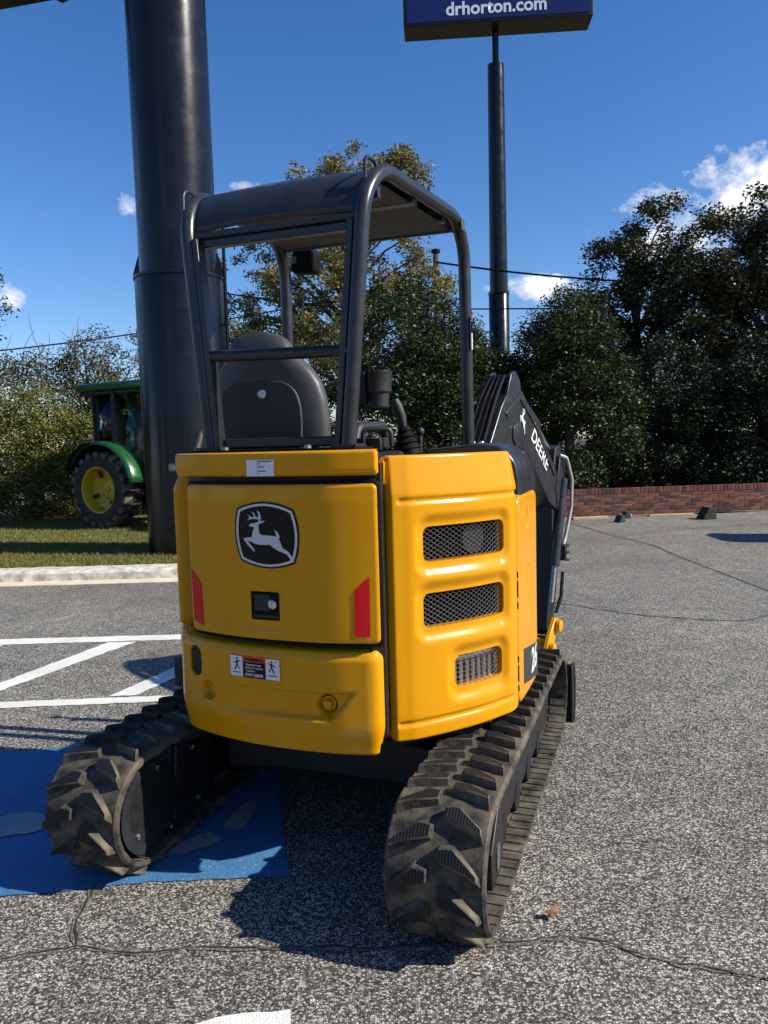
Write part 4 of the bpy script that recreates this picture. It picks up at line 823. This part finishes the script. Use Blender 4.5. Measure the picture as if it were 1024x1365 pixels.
# local: x forward, y left, z up;  right side is -y
WR=.665
def wheel(x,y,r,w,rimr,side,nl,name):
    t=MB(); t.lathe([(rimr,-w*.46),(r*.80,-w*.5),(r*.95,-w*.44),(r*.97,-w*.2),(r*.97,w*.2),(r*.95,w*.44),(r*.80,w*.5),(rimr,w*.46)],(0,0,0),(0,1,0),48,cap=False); wh=t.build(name,tyre,TR,loc=(x,y,r))
    lug=MB()
    for sg in (1,-1):
        pass
    lm={}
    for sg in (1,-1):
        b=MB(); top=[(-.045,.03*sg),(.045,.0*sg),(-.02,sg*w*.49),(-.125,sg*w*.49)]; b.prism(top,lambda a,c,hh:Vector((a,c,hh)),-.06,.018); me=b.mesh('tyre_lug',30); me.materials.append(tyrelug); lm[sg]=me
    for k in range(nl):
        for sg in (1,-1):
            q=2*math.pi*(k+(.5 if sg<0 else 0))/nl; o=bpy.data.objects.new('tyre_lug',lm[sg]); COL.objects.link(o); o.parent=wh
            er=Vector((math.cos(q),0,math.sin(q))); et=Vector((-math.sin(q),0,math.cos(q))); o.matrix_local=Matrix((et,Vector((0,1,0)),er)).transposed().to_4x4(); o.location=er*(r*.965)
    rm=MB(); rm.lathe([(rimr*1.02,side*w*.46),(rimr*1.03,side*w*.50),(rimr*.97,side*w*.47),(rimr*.92,side*w*.25),(rimr*.86,side*w*.02),(rimr*.50,-side*w*.10),(rimr*.36,-side*w*.02),(rimr*.16,-side*w*.02),(rimr*.14,side*w*.06),(.02,side*w*.07)],(0,0,0),(0,1,0),40,cap=False); rm.build('rim',tyel,wh)
    for k in range(4):
        q=R_(25)+k*math.pi/2; b=MB(); b.box((math.cos(q)*rimr*.72,side*w*.08,math.sin(q)*rimr*.72),(rimr*.30,.03,.06),Matrix.Rotation(-q,3,'Y')); b.build('rim_clamp',blk,wh)
    return wh
wheel(0,-.72,WR,.44,WR*.60,-1,20,'rear_wheel'); wheel(0,.72,WR,.44,WR*.60,1,20,'rear_wheel')
wheel(2.1,-.66,.46,.30,.28,-1,16,'front_wheel'); wheel(2.1,.66,.46,.30,.28,1,16,'front_wheel')
for s in (-1,1):
    f=MB(); qs=np.linspace(R_(152),R_(5),18); r=.80; vs=[]; fs=[]
    for q in qs:
        for yy,dr in ((s*.42,0),(s*.90,0),(s*.97,-.045)): vs.append((r*1.02*math.cos(q)*(1.05 if math.cos(q)>0 else .95)+ (r+dr-r)*math.cos(q),yy,WR+.06+(r+dr)*math.sin(q)))
    fs=[(3*i+j,3*i+j+1,3*i+4+j,3*i+3+j) for i in range(17) for j in range(2)]; f.add(vs,fs); fo=f.build('fender',tgreen,TR); sm=fo.modifiers.new('s','SOLIDIFY'); sm.thickness=.03
    fb=MB(); qs=np.linspace(R_(158),R_(100),8); vs=[]; 
    for q in qs: vs+=[(r*.99*math.cos(q)*.95,s*.50,WR+.055+r*math.sin(q)*.985),(r*.99*math.cos(q)*.95,s*1.03,WR+.055+r*math.sin(q)*.985)]
    fb.add(vs,[(2*i,2*i+1,2*i+3,2*i+2) for i in range(7)]); o=fb.build('fender_flap',seal,TR); sm=o.modifiers.new('s','SOLIDIFY'); sm.thickness=.03
cabz0,cabz1=1.05,2.40
posts=[(-.42,-.62),(-.42,.62),(.22,-.72),(.22,.72),(1.05,-.60),(1.05,.60)]
for x,y in posts: MB().bar((x*1.02+(.12 if x<0 else 0),y,cabz0-.2),(x*.95,y*.92,cabz1),.07,.07).build('cab_post',blk,TR,bevel=.01)
rf=MB(); rf.prism([(-.72,-.70),(-.60,-.78),(1.15,-.76),(1.30,-.6),(1.30,.6),(1.15,.76),(-.60,.78),(-.72,.70)],lambda x,y,h:Vector((x,y,h)),2.40,2.54); rf.build('cab_roof',tgreen,TR,bevel=.05,seg=3)
rf=MB(); rf.prism([(-.62,-.68),(1.2,-.66),(1.2,.66),(-.62,.68)],lambda x,y,h:Vector((x,y,h)),2.33,2.41); rf.build('roof_trim',blk,TR,bevel=.02)
def pane(ps): m=MB(); m.add(ps,[(0,1,2,3)]); o=m.build('window_pane',glass,TR); sm=o.modifiers.new('s','SOLIDIFY'); sm.thickness=.006
for s in (-1,1):
    pane([(-.38,s*.62,1.35),(.20,s*.715,1.35),(.20,s*.665,2.34),(-.38,s*.575,2.34)]); pane([(.25,s*.715,.75),(1.04,s*.60,.75),(1.0,s*.555,2.34),(.25,s*.665,2.34)])
pane([(-.44,-.6,1.3),(-.44,.6,1.3),(-.41,.56,2.34),(-.41,-.56,2.34)]); pane([(1.08,-.58,1.2),(1.08,.58,1.2),(1.02,.54,2.34),(1.02,-.54,2.34)])
b=MB(); b.box((.25,0,1.0),(1.5,.9,.5)); b.box((-.05,0,.62),(1.0,.5,.5)); b.build('transmission_housing',blk,TR,bevel=.03)
b=MB(); b.cyl((0,-.55,WR),(0,.55,WR),.16); b.cyl((2.1,-.6,.46),(2.1,.6,.46),.07); b.build('axle',blk,TR)
b=MB(); b.box((.05,0,1.42),(.5,.5,.12)); b.box((-.20,0,1.72),(.12,.48,.55)); b.build('driver_seat',blk,TR,bevel=.05,seg=3)
b=MB(); b.box((.72,-.42,1.30),(.30,.22,.42)); b.build('side_console',cream,TR,bevel=.04,seg=3); b=MB(); b.sphere((.62,-.50,1.66),.12,14,10,(1,.6,1)); b.build('console_cap',cream,TR)
b=MB(); b.prism([(1.1,.70),(2.75,.70),(2.80,1.30),(2.6,1.42),(1.1,1.55)],lambda x,z,h:Vector((x,h,z)),-.36,.36); b.build('engine_hood',tgreen,TR,bevel=.05,seg=3)
b=MB(); b.box((1.9,0,.60),(1.6,.42,.34)); b.build('front_chassis',blk,TR,bevel=.02)
for k in range(3): b=MB(); b.box((.62+.0,-.80,.42+.24*k),(.34,.26,.03)); b.build('cab_step',blk,TR,bevel=.005)

# ------------------------------------------------------------------ trees, shrubs
def leaves(name,clumps,per,L,W,mat,parent,seed,flat_=.5,bias=.45):
    g=np.random.default_rng(seed); pts=[]; tone=[]
    for (cx,cy,cz,r) in clumps:
        n=max(8,int(per*1.45*(r/.4)**2)); d=g.normal(size=(n,3)); d/=np.linalg.norm(d,axis=1)[:,None]; rad=r*g.random(n)**.45*g.uniform(.75,1.25,n)
        p=d*rad[:,None]*np.array([1,1,.75])+np.array([cx,cy,cz]); pts.append(p); tone.append(np.clip(g.normal(bias,.10)+g.normal(0,.20,n),0,1))
    P=np.concatenate(pts); tn=np.concatenate(tone); n=len(P); a=g.normal(size=(n,3)); a[:,2]*=flat_; a/=np.linalg.norm(a,axis=1)[:,None]; b=g.normal(size=(n,3)); b-=a*(a*b).sum(1)[:,None]; b/=np.linalg.norm(b,axis=1)[:,None]; c=np.cross(a,b)
    l=(L*.80*g.uniform(.55,1.3,n))[:,None]/2; w=(W*.80*g.uniform(.55,1.3,n))[:,None]/2
    V=np.empty((n,4,3)); V[:,0]=P-a*l; V[:,1]=P+b*w+c*w*.35; V[:,2]=P+a*l; V[:,3]=P-b*w+c*w*.35
    return rawmesh(name,V.reshape(-1,3),4,mat,np.repeat(tn,4),parent)
def make_clumps(lobes,n,rmin,rmax,seed,shell=.6):
    g=np.random.default_rng(seed); out=[]; vol=np.array([l[3]*l[4]*l[5] for l in lobes])**.67; vol/=vol.sum()
    for k in range(n):
        l=lobes[g.choice(len(lobes),p=vol)]; d=g.normal(size=3); d/=np.linalg.norm(d); q=g.random()**(1/3); q=shell+(1-shell)*q if g.random()<.7 else q
        out.append((l[0]+d[0]*l[3]*q,l[1]+d[1]*l[4]*q,max(.15,l[2]+d[2]*l[5]*q),g.uniform(rmin,rmax)))
    return out
def tree(name,label,cat,x,y,z,lobes,n,per,rmin,rmax,L,W,mat,seed,trunk=.14,limbs=14,group=None,shell=.6,bias=.45,twigs=0,flat_=.5):
    t=thing(name,label,cat,(x,y,z),0,group); cl=make_clumps(lobes,n,rmin,rmax,seed,shell); rg=random.Random(seed)
    leaves('crown',cl,per,L,W,mat,t,seed+1,flat_,bias)
    zc=np.mean([l[2] for l in lobes]); top=max(l[2]+l[5]*.6 for l in lobes); cx=np.mean([l[0] for l in lobes])
    tk=MB(); pts=[Vector((0,0,-.05))]; 
    for i in range(1,8): k=i/7; pts.append(Vector((cx*k*.8+rg.uniform(-.06,.06)*top*.12,rg.uniform(-.06,.06)*top*.12,top*k)))
    tk.tube(pts,[trunk*(1-.88*i/7) for i in range(8)],10); tk.build('trunk',bark,t)
    lm=MB(); 
    for c in rg.sample(cl,min(limbs,len(cl))):
        e=Vector(c[:3]); k=min(.85,max(.12,(e.z*.72)/top)); j=k*7; i=int(j); s=pts[i].lerp(pts[min(i+1,7)],j-i); m=s.lerp(e,.5)+Vector((rg.uniform(-.1,.1),rg.uniform(-.1,.1),.12*(e-s).length)); r0=trunk*(1-.8*k)*.55
        lm.tube([s,s.lerp(m,.5)+Vector((0,0,.03)),m,m.lerp(e,.6),e],[r0,r0*.8,r0*.55,r0*.35,r0*.15],6)
    if twigs:
        for c in rg.sample(cl,min(twigs,len(cl))):
            e=Vector(c[:3]); d=Vector((rg.uniform(-.5,.5),rg.uniform(-.3,.3),rg.uniform(.6,1.))).normalized(); q=[e]
            for i in range(5): d=(d+Vector((rg.uniform(-.25,.25),rg.uniform(-.2,.2),rg.uniform(-.15,.15)))).normalized(); q.append(q[-1]+d*rg.uniform(.14,.26))
            lm.tube(q,[.010,.009,.007,.006,.005,.003],5)
    lm.build('limbs',bark,t); return t
tree('autumn_tree','tall thin-crowned tree with yellowing autumn leaves rising behind the canopy','tree',-.9,25,0,[(-1.0,0,9.2,1.15,1.0,1.1),(.3,0,9.75,1.3,1.1,1.15),(1.5,0,9.3,1.15,1.0,1.3),(1.4,0,7.6,1.5,1.3,1.7),(-.3,0,7.9,1.7,1.4,1.5),(1.9,0,5.8,1.4,1.3,1.6),(-3.3,.3,6.6,1.6,1.3,1.7),(-3.2,.2,4.4,1.7,1.4,1.8),(-.6,0,6.0,2.2,1.6,1.8),(0,0,4.2,2.6,1.8,2.0)],400,95,.26,.5,.155,.09,leaf_yel,11,.2,70,shell=.35,twigs=30,bias=.64)
tree('evergreen_tree','dense glossy round-crowned evergreen behind the canopy front post','tree',.95,17.3,0,[(.0,0,1.9,1.75,1.5,1.7),(-.15,0,3.4,1.35,1.2,1.5),(.65,0,2.6,1.2,1.2,1.4)],260,165,.28,.48,.115,.056,leaf_ever,21,.16,24,shell=.62,bias=.42)
tree('evergreen_tree','dense dark cone-topped evergreen growing behind the brick wall by the boom','tree',4.15,17.0,0,[(.0,0,1.6,1.55,1.3,1.5),(-.05,0,2.9,1.25,1.1,1.3),(.0,0,3.7,.75,.7,.85)],260,165,.24,.44,.11,.054,leaf_ever,31,.15,24,shell=.62,bias=.34)
tree('tall_tree','tall dark open-topped tree with gaps of sky in its crown','tree',7.3,22,0,[(.55,0,6.6,1.05,1.0,1.3),(-.65,0,5.6,1.15,1.1,1.35),(.9,0,5.3,1.3,1.2,1.5),(-1.2,0,4.4,1.0,1.0,1.1),(0,0,3.2,1.9,1.5,1.7)],170,120,.28,.5,.17,.075,leaf_tall,41,.2,36,shell=.55,bias=.36)
tree('broad_tree','broad dark tree with olive-bronze leaf tips above the end of the wall','tree',9.9,20,0,[(-.6,0,5.9,1.5,1.3,1.5),(1.0,0,6.0,1.8,1.4,1.6),(-1.5,0,4.3,1.4,1.2,1.6),(.4,0,3.6,2.4,1.6,2.0),(2.6,0,4.6,1.8,1.5,2.0)],270,120,.3,.52,.16,.075,leaf_tall,51,.24,40,shell=.55,bias=.46)
tree('understorey_shrub','dark leafy shrub filling the shade right behind the lone rubber wedge','shrub',6.4,17.9,0,[(0,-.3,.5,1.7,.7,.6),(0,0,1.3,1.5,1.0,1.4),(.3,0,2.4,1.2,.9,1.2)],150,140,.28,.46,.13,.06,leaf_dark,61,.1,14,bias=.3)
tree('understorey_shrub','wide dark shrub in the shade under the broad tree','shrub',9.0,17.6,0,[(0,-.3,.5,1.7,.7,.6),(0,0,1.3,1.7,1.0,1.4),(.2,0,2.5,1.5,.9,1.2)],160,140,.28,.46,.13,.06,leaf_dark,62,.1,14,bias=.3)
tree('understorey_shrub','dark shrub at the far end of the brick wall','shrub',11.8,17.4,0,[(0,-.3,.5,1.7,.7,.6),(0,0,1.3,1.6,1.0,1.4),(0,0,2.6,1.4,.9,1.2)],150,130,.28,.46,.13,.06,leaf_dark,63,.1,12,bias=.3)
tree('background_tree','dark foliage tree closing the gap behind the cone-topped evergreen','tree',5.2,24.5,0,[(0,0,2.2,2.4,1.3,2.2),(1.4,0,3.6,1.8,1.2,1.6)],130,110,.35,.6,.18,.085,leaf_dark,64,.16,16,bias=.35)
tree('background_tree','dark foliage tree behind the tall and broad trees','tree',10.5,25.5,0,[(0,0,2.4,3.4,1.3,2.4),(1.4,0,4.2,2.8,1.2,2.0)],170,110,.35,.6,.18,.085,leaf_dark,65,.16,16,bias=.35)
tree('olive_shrub','olive green mixed shrub seen behind the seat','shrub',-1.55,19.2,0,[(0,0,1.5,1.5,1.1,1.6),(.2,0,2.9,1.3,1.0,1.3),(-.4,0,3.6,.9,.8,.9)],150,105,.28,.48,.12,.06,leaf_olive,71,.12,26,twigs=8,bias=.5)
tree('olive_shrub','olive green loose shrub between the black mast and the seat','shrub',-3.6,19.6,0,[(0,0,1.6,1.4,1.1,1.6),(.1,0,3.2,1.0,.9,1.2)],110,100,.28,.46,.12,.06,leaf_olive,72,.12,26,twigs=10,bias=.45)
tree('hedge_shrub','low yellow-green hedge shrub beside the tractor wheel','shrub',-7.0,15.75,G,[(0,-.2,.45,1.4,.7,.5),(0,0,.8,1.35,.8,.9),(-.4,0,1.7,1.25,.7,1.0),(.5,0,1.3,1.0,.7,.9)],210,190,.22,.36,.085,.045,leaf_hedge,81,.06,16,bias=.58)
tree('hedge_shrub','low yellow-green hedge shrub behind the tractor cab','shrub',-5.5,16.6,G,[(0,-.2,.45,1.4,.7,.5),(0,0,.8,1.4,.8,.9),(.1,0,1.8,1.3,.7,1.0)],190,180,.22,.36,.085,.045,leaf_hedge,82,.06,16,bias=.55)
tree('hedge_shrub','yellow-green hedge shrub at the outer end of the hedge','shrub',-9.3,16.0,G,[(0,-.2,.45,1.5,.7,.5),(0,0,.8,1.6,.8,1.0),(.2,0,2.1,1.4,.7,1.2)],190,170,.22,.36,.085,.045,leaf_hedge,83,.06,16,bias=.62)
tree('tangled_shrub','tall brownish tangled shrub with bare twigs above the hedge','shrub',-6.7,18.2,G,[(-.3,0,2.7,1.4,.9,1.2),(.6,0,3.2,1.2,.8,.95),(-1.3,0,2.7,1.2,.8,1.1),(0,0,1.2,1.8,.8,1.2)],240,105,.22,.42,.09,.05,leaf_brown,84,.09,40,twigs=36,bias=.42)
tree('tangled_shrub','thin brownish shrub with bare twigs beside the black mast','shrub',-4.6,18.3,G,[(0,0,1.8,1.3,.8,1.5),(-.2,0,3.1,.8,.6,.7)],130,90,.22,.40,.09,.05,leaf_brown,85,.08,36,twigs=26,bias=.55)
tree('tangled_shrub','brown-green tangled shrub at the outer hedge end','shrub',-9.4,18.0,G,[(0,0,2.4,1.4,.9,1.2)],80,95,.22,.42,.09,.05,leaf_brown,86,.08,24,twigs=14,bias=.5)
tree('roadside_tree','slim leafy tree overhanging the outer end of the hedge','tree',-8.28,14.9,G,[(0,0,4.0,1.05,.9,1.1),(.75,0,4.2,.5,.5,.85)],60,90,.2,.36,.12,.055,leaf_dark,91,.09,20,bias=.35)

# ------------------------------------------------------------------ utility pole and wires
up_=thing('utility_pole','distant wooden utility pole among the autumn branches','utility pole',(2.09,28,0))
MB().tube([(0,0,0),(0,0,8.15)],[.14,.10],12).build('pole',bark,up_); MB().lathe([(.16,8.1),(.16,8.2),(.05,8.24)],(0,0,0),(0,0,1),12).build('pole_cap',seal,up_)
def wire(pts,label,r=.022):
    o=MB().tube(pts,r,6).build('overhead_cable',seal); return tag(o,label,'cable')
def sag(a,b,s,n=24): return [Vector(a).lerp(Vector(b),i/n)-Vector((0,0,s*4*(i/n)*(1-i/n))) for i in range(n+1)]
wire(sag((2.1,27.9,7.75),(22,25,6.6),.75),'thick black overhead cable running to the tall dark trees',.035)
wire(sag((2.1,27.9,6.12),(22,25,5.6),.12),'lower thin black overhead cable crossing behind the pylon',.024)
wire(sag((2.1,27.9,7.3),(-16,19,3.6),.5),'overhead cable crossing above the tangled hedge shrubs',.02)

# ------------------------------------------------------------------ a second machine parked further right (its shadow reaches into view)
def copy_tree(o,parent=None,skip=('lug','bolt')):
    c=o.copy(); COL.objects.link(c); c.parent=parent
    for ch in [q for q in KIDS.get(o.name,[])]:
        if ch.name.split('.')[0] in skip: continue
        copy_tree(ch,c,skip)
    return c
KIDS={}
for q in list(bpy.data.objects):
    if q.parent: KIDS.setdefault(q.parent.name,[]).append(q)
E2=copy_tree(EXC); E2.location=(8.35,10.15,0); E2.rotation_euler=(0,0,R_(-8)); E2['label']='yellow mini excavator parked on its own on open asphalt away from the kerb'

# ------------------------------------------------------------------ tree copies added out of view, mainly to cut sky fill and darken reflections
SRC=[o for o in bpy.data.objects if o.parent is None and o.name.split('.')[0] in ('broad_tree','tall_tree','background_tree')]
ADDED_TREES=[(-15,-17),(-9,-20),(-3,-18),(3.5,-20),(9,-18),(15,-20),(21,-12),(24,-4),(24,4),(22,11),(-20,-9),(-22,0),(-13,17.5),(-17,16.5),(-21,14),(-15,22),(16,19.5),(20,18)]
for i,(x,y) in enumerate(ADDED_TREES):
    t=copy_tree(SRC[i%len(SRC)]); t.location=(x,y,0); t.rotation_euler=(0,0,i*1.3); t.scale=(1.15,1.15,.8); t['label']='dark leafy tree copy added out of view around the car park'; t['category']='tree'; t['group']='added unseen trees around the car park'
